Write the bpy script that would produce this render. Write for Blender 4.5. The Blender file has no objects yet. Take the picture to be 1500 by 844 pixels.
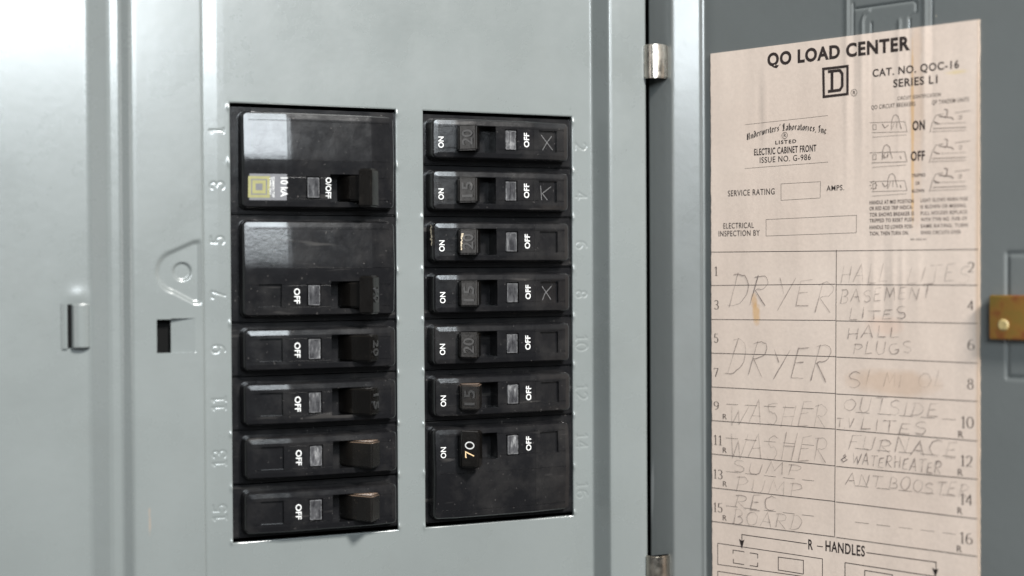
import bpy, bmesh, math, random
import numpy as np
from mathutils import Vector, Matrix

SC = bpy.context.scene
COL = SC.collection
S = 0.001                      # everything below is written in millimetres
random.seed(4)

# ------------------------------------------------------------------ camera
cam_d = bpy.data.cameras.new("camera")
cam = bpy.data.objects.new("camera", cam_d)
COL.objects.link(cam)
cam_d.sensor_width = 36.0
cam_d.lens = 50.0
cam_d.clip_start = 0.01
cam_d.clip_end = 50.0
_r = Vector((0.92065184, -0.39034677, -0.00543976))
_u = Vector((0.01029612, 0.01034966, 0.99989343))
_f = Vector((0.39024887, 0.92060974, -0.01354749))
cam.matrix_world = Matrix(((_r.x, _u.x, -_f.x, -0.10379247), (_r.y, _u.y, -_f.y, -0.49686616),
                           (_r.z, _u.z, -_f.z, 0.01855745), (0, 0, 0, 1)))
cam_d.dof.use_dof = True
cam_d.dof.focus_distance = 0.524
cam_d.dof.aperture_fstop = 4.6
SC.camera = cam

# ------------------------------------------------------------------ world, lamps, exposure
W = bpy.data.worlds.new("World")
SC.world = W
W.use_nodes = True
_bg = W.node_tree.nodes["Background"]
_bg.inputs[0].default_value = (0.9, 0.95, 1.0, 1)
_bg.inputs[1].default_value = 0.08

def lamp(name, loc, target, sx, sy, power, color):
    d = bpy.data.lights.new(name, 'AREA')
    d.shape = 'RECTANGLE'
    d.size = sx * S
    d.size_y = sy * S
    d.energy = power
    d.color = color
    o = bpy.data.objects.new(name, d)
    COL.objects.link(o)
    o.location = Vector(loc) * S
    o.rotation_euler = (Vector(target) - Vector(loc)).to_track_quat('-Z', 'Y').to_euler()
    return o
lamp("soft_window_lamp", (-95, -1000, 372), (20, 0, 60), 470, 300, 10.6, (0.87, 0.95, 1.0))
lamp("key_lamp", (520, -1800, 1420), (80, 0, 0), 300, 300, 130.0, (1.0, 0.975, 0.94))
lamp("left_bounce_lamp", (-1100, -700, 120), (100, 0, 0), 300, 450, 1.3, (1.0, 0.98, 0.96))
SC.view_settings.view_transform = 'Standard'
SC.view_settings.look = 'None'
SC.view_settings.exposure = 0.0
SC.view_settings.gamma = 1.0

# ------------------------------------------------------------------ materials
def new_mat(name):
    m = bpy.data.materials.new(name)
    m.use_nodes = True
    nt = m.node_tree
    return m, nt, nt.nodes["Principled BSDF"]
def N(nt, typ, **kw):
    n = nt.nodes.new(typ)
    for k, v in kw.items():
        setattr(n, k, v)
    return n
def noise(nt, scale, detail=3.0, rough=0.55, vec=None, stretch=None):
    if vec is None:
        vec = N(nt, 'ShaderNodeNewGeometry').outputs['Position']
    if stretch:
        mp = N(nt, 'ShaderNodeMapping')
        mp.inputs['Scale'].default_value = stretch
        nt.links.new(vec, mp.inputs['Vector'])
        vec = mp.outputs['Vector']
    n = N(nt, 'ShaderNodeTexNoise')
    n.inputs['Scale'].default_value = scale
    n.inputs['Detail'].default_value = detail
    n.inputs['Roughness'].default_value = rough
    nt.links.new(vec, n.inputs['Vector'])
    return n.outputs['Fac']
def ramp(nt, fac, stops):
    r = N(nt, 'ShaderNodeValToRGB')
    el = r.color_ramp.elements
    while len(el) < len(stops):
        el.new(0.5)
    for e, (p, c) in zip(el, stops):
        e.position = p
        e.color = c if len(c) == 4 else (*c, 1)
    nt.links.new(fac, r.inputs['Fac'])
    return r.outputs['Color']
def g(v):
    return (v, v, v, 1)
def mixc(nt, fac, a, b):
    m = N(nt, 'ShaderNodeMix', data_type='RGBA')
    for sock, val in ((m.inputs[0], fac), (m.inputs[6], a), (m.inputs[7], b)):
        if hasattr(val, 'default_value') or hasattr(val, 'is_output'):
            nt.links.new(val, sock)
        elif sock is m.inputs[0]:
            sock.default_value = val
        else:
            sock.default_value = val if len(val) == 4 else (*val, 1)
    return m.outputs[2]
def math_(nt, op, a, b=None, clamp=False):
    m = N(nt, 'ShaderNodeMath', operation=op)
    m.use_clamp = clamp
    for i, v in enumerate((a, b)):
        if v is None:
            continue
        if hasattr(v, 'is_output'):
            nt.links.new(v, m.inputs[i])
        else:
            m.inputs[i].default_value = v
    return m.outputs[0]
def bump(nt, h, strength, dist):
    b = N(nt, 'ShaderNodeBump')
    b.inputs['Strength'].default_value = strength
    b.inputs['Distance'].default_value = dist
    nt.links.new(h, b.inputs['Height'])
    return b.outputs['Normal']
MAT = {}

def enamel(name, base, rough):
    m, nt, p = new_mat(name)
    c = noise(nt, 14, 4)
    col = ramp(nt, c, [(0.25, tuple(v * 0.94 for v in base)), (0.75, tuple(v * 1.05 for v in base))])
    chips = ramp(nt, noise(nt, 420, 2), [(0.80, g(0)), (0.815, g(1))])
    col = mixc(nt, chips, col, (0.30, 0.27, 0.22, 1))
    smudge = ramp(nt, noise(nt, 38, 6, 0.68), [(0.52, g(0)), (0.74, g(0.09))])
    col = mixc(nt, smudge, col, (0.075, 0.072, 0.062, 1))
    hair = ramp(nt, noise(nt, 90, 2, 0.5, None, (2.2, 1, 0.10)), [(0.735, g(0)), (0.76, g(0.35))])
    col = mixc(nt, hair, col, (0.32, 0.33, 0.33, 1))
    sp = N(nt, 'ShaderNodeSeparateXYZ')
    nt.links.new(N(nt, 'ShaderNodeNewGeometry').outputs['Position'], sp.inputs[0])
    dx = math_(nt, 'POWER', math_(nt, 'ABSOLUTE', math_(nt, 'DIVIDE', math_(nt, 'ADD', sp.outputs['X'], 0.0296), 0.0007)), 2.0)
    dz = math_(nt, 'POWER', math_(nt, 'ABSOLUTE', math_(nt, 'DIVIDE', math_(nt, 'ADD', sp.outputs['Z'], 0.066), 0.0085)), 2.0)
    dd_ = math_(nt, 'ADD', math_(nt, 'ADD', dx, dz), math_(nt, 'MULTIPLY', noise(nt, 500, 3), 1.1))
    col = mixc(nt, ramp(nt, dd_, [(0.6, g(0.28)), (1.5, g(0))]), col, (0.36, 0.22, 0.13, 1))
    nt.links.new(col, p.inputs['Base Color'])
    r = ramp(nt, noise(nt, 30, 6, 0.66), [(0.3, g(rough * 0.8)), (0.7, g(rough * 1.3))])
    nt.links.new(r, p.inputs['Roughness'])
    p.inputs['Specular IOR Level'].default_value = 0.5
    p.inputs['Coat Weight'].default_value = 0.6
    p.inputs['Coat Roughness'].default_value = 0.17
    nt.links.new(bump(nt, noise(nt, 210, 2), 0.05, 0.0004), p.inputs['Coat Normal'])
    nt.links.new(bump(nt, noise(nt, 330, 2), 0.10, 0.0004), p.inputs['Normal'])
    MAT[name] = m
enamel('grey_enamel', (0.143, 0.157, 0.154), 0.27)
enamel('grey_enamel_shaded', (0.118, 0.127, 0.125), 0.34)  # same paint as the front, base darkened for the door's shade

def plastic(name, base, rough, dust=0.5, topdust=0.0, tint=(0.30, 0.28, 0.26)):
    m, nt, p = new_mat(name)
    pos = N(nt, 'ShaderNodeNewGeometry')
    P = pos.outputs['Position']
    film = ramp(nt, noise(nt, 75, 5, 0.65, P), [(0.46, g(0)), (0.80, g(0.14 * dust))])
    speck = ramp(nt, noise(nt, 900, 1.5, 0.5, P), [(0.72, g(0)), (0.76, g(0.34 * dust))])
    streak = ramp(nt, noise(nt, 260, 2, 0.5, P, (0.12, 1, 1)), [(0.66, g(0)), (0.74, g(0.22 * dust))])
    f = math_(nt, 'ADD', film, speck, True)
    f = math_(nt, 'ADD', f, streak, True)
    if topdust:
        sep = N(nt, 'ShaderNodeSeparateXYZ')
        nt.links.new(pos.outputs['Normal'], sep.inputs[0])
        up = ramp(nt, sep.outputs['Z'], [(0.55, g(0)), (0.9, g(topdust))])
        up = math_(nt, 'MULTIPLY', up, noise(nt, 60, 4, 0.6, P), True)
        f = math_(nt, 'ADD', f, math_(nt, 'MULTIPLY', up, 1.7), True)
    col = mixc(nt, f, base, tint)
    nt.links.new(col, p.inputs['Base Color'])
    r = ramp(nt, noise(nt, 160, 5, 0.7, P), [(0.3, g(rough * 0.8)), (0.75, g(rough * 1.25))])
    nt.links.new(r, p.inputs['Roughness'])
    p.inputs['Specular IOR Level'].default_value = 0.5
    nt.links.new(bump(nt, noise(nt, 600, 3, 0.6, P), 0.10, 0.0003), p.inputs['Normal'])
    MAT[name] = m
plastic('black_plastic', (0.0055, 0.0055, 0.0062), 0.20, 0.32)
plastic('handle_plastic', (0.0042, 0.0037, 0.0033), 0.16, 0.09, 0.05, (0.24, 0.21, 0.18))
plastic('dusty_handle_plastic', (0.006, 0.0055, 0.005), 0.28, 0.12, 0.7, (0.30, 0.21, 0.15))
plastic('lettering_plastic', (0.022, 0.022, 0.022), 0.2, 0.5)

def simple(name, base, rough, metal=0.0, nscale=None, amp=0.15, spec=0.5):
    m, nt, p = new_mat(name)
    p.inputs['Base Color'].default_value = (*base, 1)
    p.inputs['Roughness'].default_value = rough
    p.inputs['Metallic'].default_value = metal
    p.inputs['Specular IOR Level'].default_value = spec
    if nscale:
        c = ramp(nt, noise(nt, nscale, 4, 0.65), [(0.3, tuple(v * (1 - amp) for v in base)), (0.7, tuple(min(1, v * (1 + amp)) for v in base))])
        nt.links.new(c, p.inputs['Base Color'])
    MAT[name] = m
    return m, nt, p
simple('white_print', (0.50, 0.50, 0.49), 0.55, 0, 900, 0.18)
simple('tan_print', (0.72, 0.52, 0.30), 0.55, 0, 900, 0.15)
simple('scratch', (0.09, 0.09, 0.09), 0.6, 0, 900, 0.4)
simple('window_rim_plastic', (0.085, 0.085, 0.087), 0.2, 0, 700, 0.8)
simple('dark_steel', (0.012, 0.012, 0.013), 0.6)
simple('hole_dark', (0.004, 0.004, 0.004), 0.9, spec=0.1)
simple('silver_label', (0.115, 0.115, 0.122), 0.36, 0.0, 300, 0.10)
simple('yellow_print', (0.20, 0.19, 0.075), 0.45, 0, 400, 0.12)
simple('ink', (0.030, 0.022, 0.020), 0.7, 0, 500, 0.3, 0.2)
simple('thin_ink', (0.085, 0.065, 0.055), 0.7, 0, 500, 0.3, 0.2)
simple('faint_ink', (0.13, 0.10, 0.085), 0.8, 0, 700, 0.35, 0.2)
simple('cream_paint', (0.62, 0.52, 0.38), 0.6, 0, 700, 0.3)

m, nt, p = simple('hinge_steel', (0.62, 0.58, 0.52), 0.30, 1.0)
c = ramp(nt, noise(nt, 150, 5, 0.65, None, (1, 1, 0.35)), [(0.3, (0.26, 0.23, 0.19)), (0.62, (0.56, 0.52, 0.46))])
nt.links.new(c, p.inputs['Base Color'])
nt.links.new(ramp(nt, noise(nt, 260, 4), [(0.3, g(0.2)), (0.7, g(0.42))]), p.inputs['Roughness'])

simple('rivet_steel', (0.34, 0.26, 0.11), 0.6, 0.0, 300, 0.25)
m, nt, p = simple('zinc_yellow', (0.52, 0.33, 0.06), 0.45, 0.35)
a = ramp(nt, noise(nt, 95, 3, 0.6), [(0.34, (0.33, 0.21, 0.045)), (0.48, (0.40, 0.20, 0.045)), (0.58, (0.33, 0.10, 0.035)), (0.70, (0.40, 0.33, 0.14))])
nt.links.new(a, p.inputs['Base Color'])

# clear trip windows: scratched clear plastic over a pale flag
m, nt, p = new_mat('window_plastic')
a = ramp(nt, noise(nt, 420, 4, 0.7, None, (1, 1, 0.3)), [(0.38, (0.020, 0.020, 0.022)), (0.56, (0.060, 0.060, 0.063)), (0.74, (0.26, 0.26, 0.26))])
nt.links.new(a, p.inputs['Base Color'])
p.inputs['Roughness'].default_value = 0.16
p.inputs['Coat Weight'].default_value = 0.8
p.inputs['Coat Roughness'].default_value = 0.05
nt.links.new(bump(nt, noise(nt, 300, 3, 0.6, None, (1, 1, 0.4)), 0.35, 0.0006), p.inputs['Normal'])
MAT['window_plastic'] = m

# old buff paper with fibres and rust stains; object space runs along the sheet in metres
m, nt, p = new_mat('old_paper')
tc = N(nt, 'ShaderNodeTexCoord').outputs['Object']
sep = N(nt, 'ShaderNodeSeparateXYZ')
nt.links.new(tc, sep.inputs[0])
big = ramp(nt, noise(nt, 22, 4, 0.55, tc), [(0.30, (0.565, 0.460, 0.390)), (0.70, (0.628, 0.522, 0.448))])
fib = ramp(nt, noise(nt, 700, 4, 0.7, tc), [(0.30, g(0.95)), (0.70, g(1.04))])
mul = N(nt, 'ShaderNodeMix', data_type='RGBA', blend_type='MULTIPLY')
mul.inputs[0].default_value = 1.0
nt.links.new(big, mul.inputs[6])
nt.links.new(fib, mul.inputs[7])
col = mul.outputs[2]
def blot(col, s, z, rs, rz, color, amount, nz=160):
    dx = math_(nt, 'DIVIDE', math_(nt, 'SUBTRACT', sep.outputs['X'], s * S), rs * S)
    dz = math_(nt, 'DIVIDE', math_(nt, 'SUBTRACT', sep.outputs['Z'], z * S), rz * S)
    d = math_(nt, 'ADD', math_(nt, 'POWER', math_(nt, 'ABSOLUTE', dx), 2.0), math_(nt, 'POWER', math_(nt, 'ABSOLUTE', dz), 2.0))
    d = math_(nt, 'ADD', d, math_(nt, 'MULTIPLY', math_(nt, 'SUBTRACT', noise(nt, nz, 4, 0.6, tc), 0.5), 1.6))
    f = ramp(nt, d, [(0.25, g(amount)), (1.0, g(0))])
    return mixc(nt, f, col, color)
col = blot(col, 105.9, 64, 0.75, 36, (0.60, 0.36, 0.14), 0.75, 90)     # long rust run
col = blot(col, 107.5, 70, 3.0, 40, (0.56, 0.38, 0.26), 0.35, 60)
col = blot(col, 42.5, 1.0, 2.0, 4.6, (0.55, 0.31, 0.10), 0.62, 420)    # rust drip on the first entry
col = blot(col, 41.5, 6.0, 1.6, 3.5, (0.50, 0.27, 0.08), 0.5, 300)
col = blot(col, 98, -22, 20, 5.5, (0.50, 0.35, 0.25), 0.55, 70)        # rubbed brown patch
col = blot(col, 95, -2, 8, 4, (0.60, 0.42, 0.33), 0.45, 90)
col = blot(col, 122, 84, 5, 0.9, (0.60, 0.46, 0.20), 0.5, 200)
col = blot(col, 129.9, 0, 1.6, 130, (0.50, 0.35, 0.24), 0.6, 40)       # browned right edge
nt.links.new(col, p.inputs['Base Color'])
p.inputs['Roughness'].default_value = 0.62
p.inputs['Specular IOR Level'].default_value = 0.3
nt.links.new(bump(nt, noise(nt, 500, 4, 0.6, tc), 0.12, 0.0003), p.inputs['Normal'])
MAT['old_paper'] = m

def pencil(name, strength, tint=(0.16, 0.13, 0.12)):
    m, nt, p = new_mat(name)
    p.inputs['Base Color'].default_value = (*tint, 1)
    p.inputs['Roughness'].default_value = 0.6
    n = ramp(nt, noise(nt, 1400, 3, 0.7), [(0.28, g(strength * 0.50)), (0.60, g(min(1, strength * 1.15)))])
    n = math_(nt, 'MULTIPLY', n, ramp(nt, noise(nt, 190, 2, 0.5), [(0.34, g(0.75)), (0.56, g(1))]), True)
    nt.links.new(n, p.inputs['Alpha'])
    MAT[name] = m
    return name

# ------------------------------------------------------------------ helpers
def add(name, mesh, parent=None, mat=None):
    o = bpy.data.objects.new(name, mesh)
    COL.objects.link(o)
    if parent is not None:
        o.parent = parent
    if mat and not mesh.materials:
        mesh.materials.append(MAT[mat])
    return o
def tag(o, label=None, cat=None, group=None, kind=None):
    for k, v in (('label', label), ('category', cat), ('group', group), ('kind', kind)):
        if v:
            o[k] = v
    return o
def empty(name, loc, rot=(0, 0, 0)):
    o = bpy.data.objects.new(name, None)
    COL.objects.link(o)
    o.location = Vector(loc) * S
    o.rotation_euler = rot
    o.empty_display_size = 0.01
    return o
def pymesh(name, verts, faces, smooth=None):
    me = bpy.data.meshes.new(name)
    v = np.asarray(verts, dtype=float) * S
    me.from_pydata(v.tolist(), [], faces)
    me.update()
    if smooth is not None:
        me.polygons.foreach_set('use_smooth', [True] * len(me.polygons))
        if smooth < 180:
            me.set_sharp_from_angle(angle=math.radians(smooth))
    return me
def bm_mesh(name, bm, smooth=None, bevel=0.0, seg=2, minang=30):
    bmesh.ops.recalc_face_normals(bm, faces=bm.faces)
    if bevel:
        ed = [e for e in bm.edges if len(e.link_faces) == 2 and e.calc_face_angle(0) > math.radians(minang)]
        bmesh.ops.bevel(bm, geom=ed, offset=bevel, segments=seg, affect='EDGES', clamp_overlap=True)
    bmesh.ops.scale(bm, vec=(S, S, S), verts=bm.verts)
    me = bpy.data.meshes.new(name)
    bm.to_mesh(me)
    bm.free()
    if smooth is not None:
        me.polygons.foreach_set('use_smooth', [True] * len(me.polygons))
        me.set_sharp_from_angle(angle=math.radians(smooth))
    return me
def add_box(bm, x0, x1, y0, y1, z0, z1):
    v = [bm.verts.new((x, y, z)) for x in (x0, x1) for y in (y0, y1) for z in (z0, z1)]
    for f in ((0, 1, 3, 2), (4, 6, 7, 5), (0, 4, 5, 1), (2, 3, 7, 6), (0, 2, 6, 4), (1, 5, 7, 3)):
        bm.faces.new([v[i] for i in f])
def add_prism(bm, pts, z0, z1, flip=-1):
    """polygon in (u, v) -> x = u, y = flip * v, extruded along z"""
    a = [bm.verts.new((u, flip * v, z0)) for u, v in pts]
    b = [bm.verts.new((u, flip * v, z1)) for u, v in pts]
    bm.faces.new(a)
    bm.faces.new(list(reversed(b)))
    n = len(pts)
    for i in range(n):
        bm.faces.new((a[i], a[(i + 1) % n], b[(i + 1) % n], b[i]))
def grid_faces(nx, nz, keep=None, flip=False):
    idx = np.arange(nx * nz).reshape(nx, nz)
    q = np.stack([idx[:-1, :-1], idx[1:, :-1], idx[1:, 1:], idx[:-1, 1:]], axis=-1)
    if flip:
        q = q[..., ::-1]
    q = q.reshape(-1, 4) if keep is None else q[keep]
    return q.tolist()
def lines_with(base, extra):
    a = np.unique(np.round(np.concatenate([np.asarray(base, float), np.asarray(extra, float)]), 3))
    return a
def spaced(a, b, step):
    n = max(1, int(round((b - a) / step)))
    return np.linspace(a, b, n + 1)
def smooth01(t):
    t = np.clip(t, 0, 1)
    return t * t * (3 - 2 * t)

# stroke glyphs: width, list of polylines (x right, y up, cap height 1)
def arc(cx, cy, rx, ry, a0, a1, n=10):
    return [(cx + rx * math.cos(math.radians(a0 + (a1 - a0) * i / n)), cy + ry * math.sin(math.radians(a0 + (a1 - a0) * i / n))) for i in range(n + 1)]
DIG = {
 '0': (0.62, [arc(.31, .5, .27, .47, 90, 450, 20)]),
 '1': (0.36, [[(.05, .82), (.2, .97), (.2, .03)], [(.06, .02), (.34, .02)]]),
 '2': (0.60, [arc(.29, .72, .24, .25, 165, -20, 10) + [(.42, .42), (.06, .04), (.56, .04)]]),
 '3': (0.58, [arc(.27, .74, .22, .23, 150, -90, 10) + arc(.27, .26, .25, .25, 90, -150, 12)]),
 '4': (0.62, [[(.42, .02), (.42, .97), (.04, .3), (.58, .3)]]),
 '5': (0.58, [[(.5, .96), (.14, .96), (.1, .56)] + arc(.27, .31, .25, .28, 120, -150, 12)]),
 '6': (0.60, [[(.46, .97)] + arc(.33, .42, .27, .5, 110, 180, 6) + arc(.31, .3, .25, .27, 180, 540, 18)]),
 '7': (0.56, [[(.05, .84), (.08, .95), (.52, .95), (.2, .02)]]),
 '8': (0.60, [arc(.3, .73, .2, .22, -90, 270, 16), arc(.3, .26, .25, .25, 90, 450, 16)]),
 '9': (0.60, [arc(.3, .7, .25, .27, 0, 360, 18) + arc(.28, .58, .27, .5, 0, -70, 6) + [(.16, .04)]]),
}
PEN = {
 'A': (.75, [[(0, 0), (.36, 1), (.68, -.02)], [(.14, .36), (.6, .38)]]),
 'B': (.68, [[(.1, 0), (.12, 1)], [(.02, .96)] + arc(.25, .75, .3, .24, 80, -80, 8) + arc(.25, .25, .38, .27, 75, -95, 9) + [(0, .02)]]),
 'C': (.66, [arc(.38, .5, .35, .5, 55, 305, 12)]),
 'D': (.74, [[(.1, -.02), (.2, 1)], [(.02, .95)] + arc(.2, .5, .48, .48, 85, -85, 12) + [(.0, .02)]]),
 'E': (.62, [[(.55, 1), (.12, .94), (.06, .02), (.58, .03)], [(.1, .5), (.46, .53)]]),
 'F': (.62, [[(.1, -.05), (.16, .95), (.68, 1)], [(.12, .5), (.5, .53)]]),
 'G': (.74, [arc(.38, .5, .35, .5, 60, 330, 12) + [(.68, .42), (.4, .42)]]),
 'H': (.74, [[(.08, 0), (.12, 1)], [(.6, .02), (.66, 1)], [(.08, .48), (.66, .54)]]),
 'I': (.26, [[(.1, 0), (.15, 1)]]),
 'K': (.68, [[(.1, 0), (.14, 1)], [(.62, 1), (.13, .46), (.64, 0)]]),
 'L': (.58, [[(.12, 1), (.08, .02), (.56, .05)]]),
 'M': (.86, [[(.04, 0), (.14, 1), (.42, .3), (.7, 1), (.8, 0)]]),
 'N': (.74, [[(.06, 0), (.12, .98), (.6, .02), (.68, 1)]]),
 'O': (.74, [arc(.37, .5, .33, .48, 95, 462, 18)]),
 'P': (.64, [[(.1, -.04), (.14, 1)], [(.02, .94)] + arc(.24, .72, .36, .26, 80, -90, 9) + [(.1, .45)]]),
 'R': (.72, [[(.06, -.02), (.16, 1)], [(.02, .92)] + arc(.26, .74, .36, .25, 80, -90, 9) + [(.16, .47), (.66, -.06)]]),
 'S': (.62, [arc(.32, .74, .26, .24, 40, 250, 9) + arc(.3, .25, .27, .26, 80, -140, 10)]),
 'T': (.68, [[(.34, 0), (.36, .97)], [(0, .95), (.72, 1)]]),
 'U': (.72, [[(.08, 1), (.08, .3)] + arc(.34, .28, .26, .28, 180, 360, 8) + [(.62, 1)], ]),
 'V': (.7, [[(.04, 1), (.32, 0), (.66, 1)]]),
 'W': (.95, [[(.02, 1), (.24, 0), (.46, .7), (.66, 0), (.94, 1)]]),
 'Y': (.7, [[(.04, 1), (.34, .5)], [(.68, 1), (.2, -.04)]]),
 '&': (.6, [[(.55, .2), (.2, .75), (.3, 1), (.42, .75), (.08, .3), (.25, 0), (.55, .4)]]),
 '.': (.2, [[(.08, 0), (.1, .05)]]),
 '1': (.3, [[(.12, 0), (.16, 1)]]),
}
BLK = {  # upright broad-nib letters, x height .62
 'U': (.62, [[(.02, .95), (.1, 1), (.1, .2), (.22, .04), (.5, .18)], [(.36, 1), (.46, .92), (.46, .02)], [(.22, .9), (.22, .2)]]),
 'n': (.44, [[(.06, .6), (.1, .55), (.1, .02)], [(.1, .5), (.24, .62), (.34, .52), (.34, .02)]]),
 'd': (.44, [[(.3, .55), (.14, .58), (.08, .45), (.08, .12), (.2, .02), (.34, .12), (.34, .6), (.14, .98)]]),
 'e': (.38, [[(.08, .3), (.28, .42), (.26, .56), (.14, .62), (.08, .48), (.08, .14), (.18, .02), (.32, .1)]]),
 'r': (.34, [[(.06, .6), (.1, .55), (.1, .02)], [(.1, .5), (.2, .62), (.3, .54)]]),
 'w': (.60, [[(.06, .62), (.1, .12), (.2, .02), (.3, .12), (.3, .6)], [(.3, .12), (.4, .02), (.5, .14), (.5, .62)]]),
 'i': (.22, [[(.06, .6), (.1, .55), (.1, .02)], [(.08, .8), (.14, .86)]]),
 't': (.28, [[(.12, .85), (.12, .1), (.24, .02)], [(.02, .58), (.26, .6)]]),
 's': (.36, [[(.3, .54), (.16, .62), (.08, .5), (.28, .22), (.2, .04), (.04, .1)]]),
 'L': (.52, [[(.4, .9), (.2, 1), (.12, .8), (.24, .5), (.18, .1), (.06, .04)], [(.1, .1), (.3, .02), (.48, .12)], [(.32, .9), (.32, .2)]]),
 'a': (.42, [[(.08, .55), (.22, .62), (.32, .52), (.32, .02)], [(.32, .34), (.1, .28), (.08, .1), (.18, .02), (.32, .14)]]),
 'b': (.42, [[(.1, 1), (.1, .1), (.22, .02), (.34, .14), (.34, .48), (.22, .6), (.1, .48)]]),
 'o': (.42, [[(.2, .62), (.08, .5), (.08, .14), (.2, .02), (.34, .14), (.34, .5), (.2, .62)]]),
 'I': (.40, [[(.36, .94), (.2, 1), (.1, .86), (.24, .8), (.24, .1), (.08, .04)]]),
 'c': (.34, [[(.3, .52), (.16, .62), (.08, .48), (.08, .14), (.18, .02), (.3, .1)]]),
 ',': (.18, [[(.08, .06), (.05, -.12)]]), '.': (.18, [[(.06, .02), (.1, .07)]]), "'": (.16, [[(.1, 1), (.06, .78)]]),
}
def layout(txt, glyphs, gap=0.14, space=0.34):
    x, out = 0.0, []
    for ch in txt:
        if ch == ' ':
            x += space
            continue
        w, pl = glyphs[ch]
        out.append((x, ch, pl))
        x += w + gap
    return x - gap, out
def densify(pts, step):
    out = [pts[0]]
    for a, b in zip(pts, pts[1:]):
        n = max(1, int(math.dist(a, b) / step))
        out += [(a[0] + (b[0] - a[0]) * k / n, a[1] + (b[1] - a[1]) * k / n) for k in range(1, n + 1)]
    return out
class Flat:
    """collects flat 2-D shapes (quads, triangles) to be laid on a surface"""
    def __init__(self):
        self.v, self.f, self.k = [], [], 0
    def lift(self):
        self.k = (self.k + 1) % 30
        return 0.003 * self.k          # crossing strokes never share a plane
    def poly(self, pts):
        i = len(self.v)
        l = self.lift()
        self.v += [(p[0], p[1], l) for p in pts]
        self.f.append(tuple(range(i, i + len(pts))))
    def ribbon(self, pts, width, closed=False):
        """width: number or function of the stroke direction (dx, dy)"""
        pts = [p for i, p in enumerate(pts) if i == 0 or math.dist(p, pts[i - 1]) > 1e-6]
        if len(pts) < 2:
            return
        i0 = len(self.v)
        l = self.lift()
        n = len(pts)
        closed = closed or math.dist(pts[0], pts[-1]) < 1e-4
        for k in range(n):
            if closed and k in (0, n - 1):
                a, b, c = pts[-2], pts[0], pts[1]
            else:
                a, b, c = pts[max(0, k - 1)], pts[k], pts[min(n - 1, k + 1)]
            d1 = Vector((b[0] - a[0], b[1] - a[1]))
            d2 = Vector((c[0] - b[0], c[1] - b[1]))
            if d1.length < 1e-9: d1 = d2
            if d2.length < 1e-9: d2 = d1
            d1.normalize(); d2.normalize()
            t = d1 + d2
            t = d2 if t.length < 1e-3 else t.normalized()
            nrm = Vector((-t.y, t.x))
            cosv = max(0.45, abs(nrm.dot(Vector((-d1.y, d1.x)))))
            w = width[k] if isinstance(width, list) else width(t.x, t.y) if callable(width) else width
            w = w / 2 / cosv
            self.v += [(b[0] + nrm.x * w, b[1] + nrm.y * w, l), (b[0] - nrm.x * w, b[1] - nrm.y * w, l)]
        for k in range(n - 1):
            q = i0 + 2 * k
            self.f.append((q, q + 1, q + 3, q + 2))
    def nib(self, pts, w, ang):
        n = (math.cos(math.radians(ang)) * w / 2, math.sin(math.radians(ang)) * w / 2)
        for a, b in zip(pts, pts[1:]):
            self.poly([(a[0] + n[0], a[1] + n[1]), (a[0] - n[0], a[1] - n[1]), (b[0] - n[0], b[1] - n[1]), (b[0] + n[0], b[1] + n[1])])
    def mesh(self, name, place):
        v = [place(*p) for p in self.v]
        return pymesh(name, v, self.f)

_cache = {}
def glyph_mesh(txt, bold=0.0, extrude=0.0, spacing=1.0):
    key = (txt, bold, extrude, spacing)
    if key not in _cache:
        c = bpy.data.curves.new('txt', 'FONT')
        c.body = txt
        c.size = 1.0
        c.offset = bold
        c.extrude = extrude
        c.space_character = spacing
        c.resolution_u = 4
        o = bpy.data.objects.new('txt', c)
        COL.objects.link(o)
        dg = bpy.context.evaluated_depsgraph_get()
        me = o.evaluated_get(dg).to_mesh()
        v = np.array([tuple(q.co) for q in me.vertices])
        f = [tuple(q.vertices) for q in me.polygons]
        o.evaluated_get(dg).to_mesh_clear()
        bpy.data.objects.remove(o)
        bpy.data.curves.remove(c)
        _cache[key] = (v, f)
    return _cache[key]
_hv, _ = glyph_mesh('H')
CAP = float(_hv[:, 1].max())
def put_text(flat, txt, x0, y0, x1, cap, bold=0.0, spacing=1.0, y1=None):
    v, f = glyph_mesh(txt, bold, 0.0, spacing)
    y1 = y0 if y1 is None else y1
    i = len(flat.v)
    a, b = v[:, 0].min(), v[:, 0].max()
    t = (v[:, 0] - a) / (b - a)
    X = x0 + t * (x1 - x0)
    Y = y0 + t * (y1 - y0) + v[:, 1] / CAP * cap
    flat.v += [(q, w, 0.0) for q, w in zip(X.tolist(), Y.tolist())]
    flat.f += [tuple(i + k for k in q) for q in f]
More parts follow.
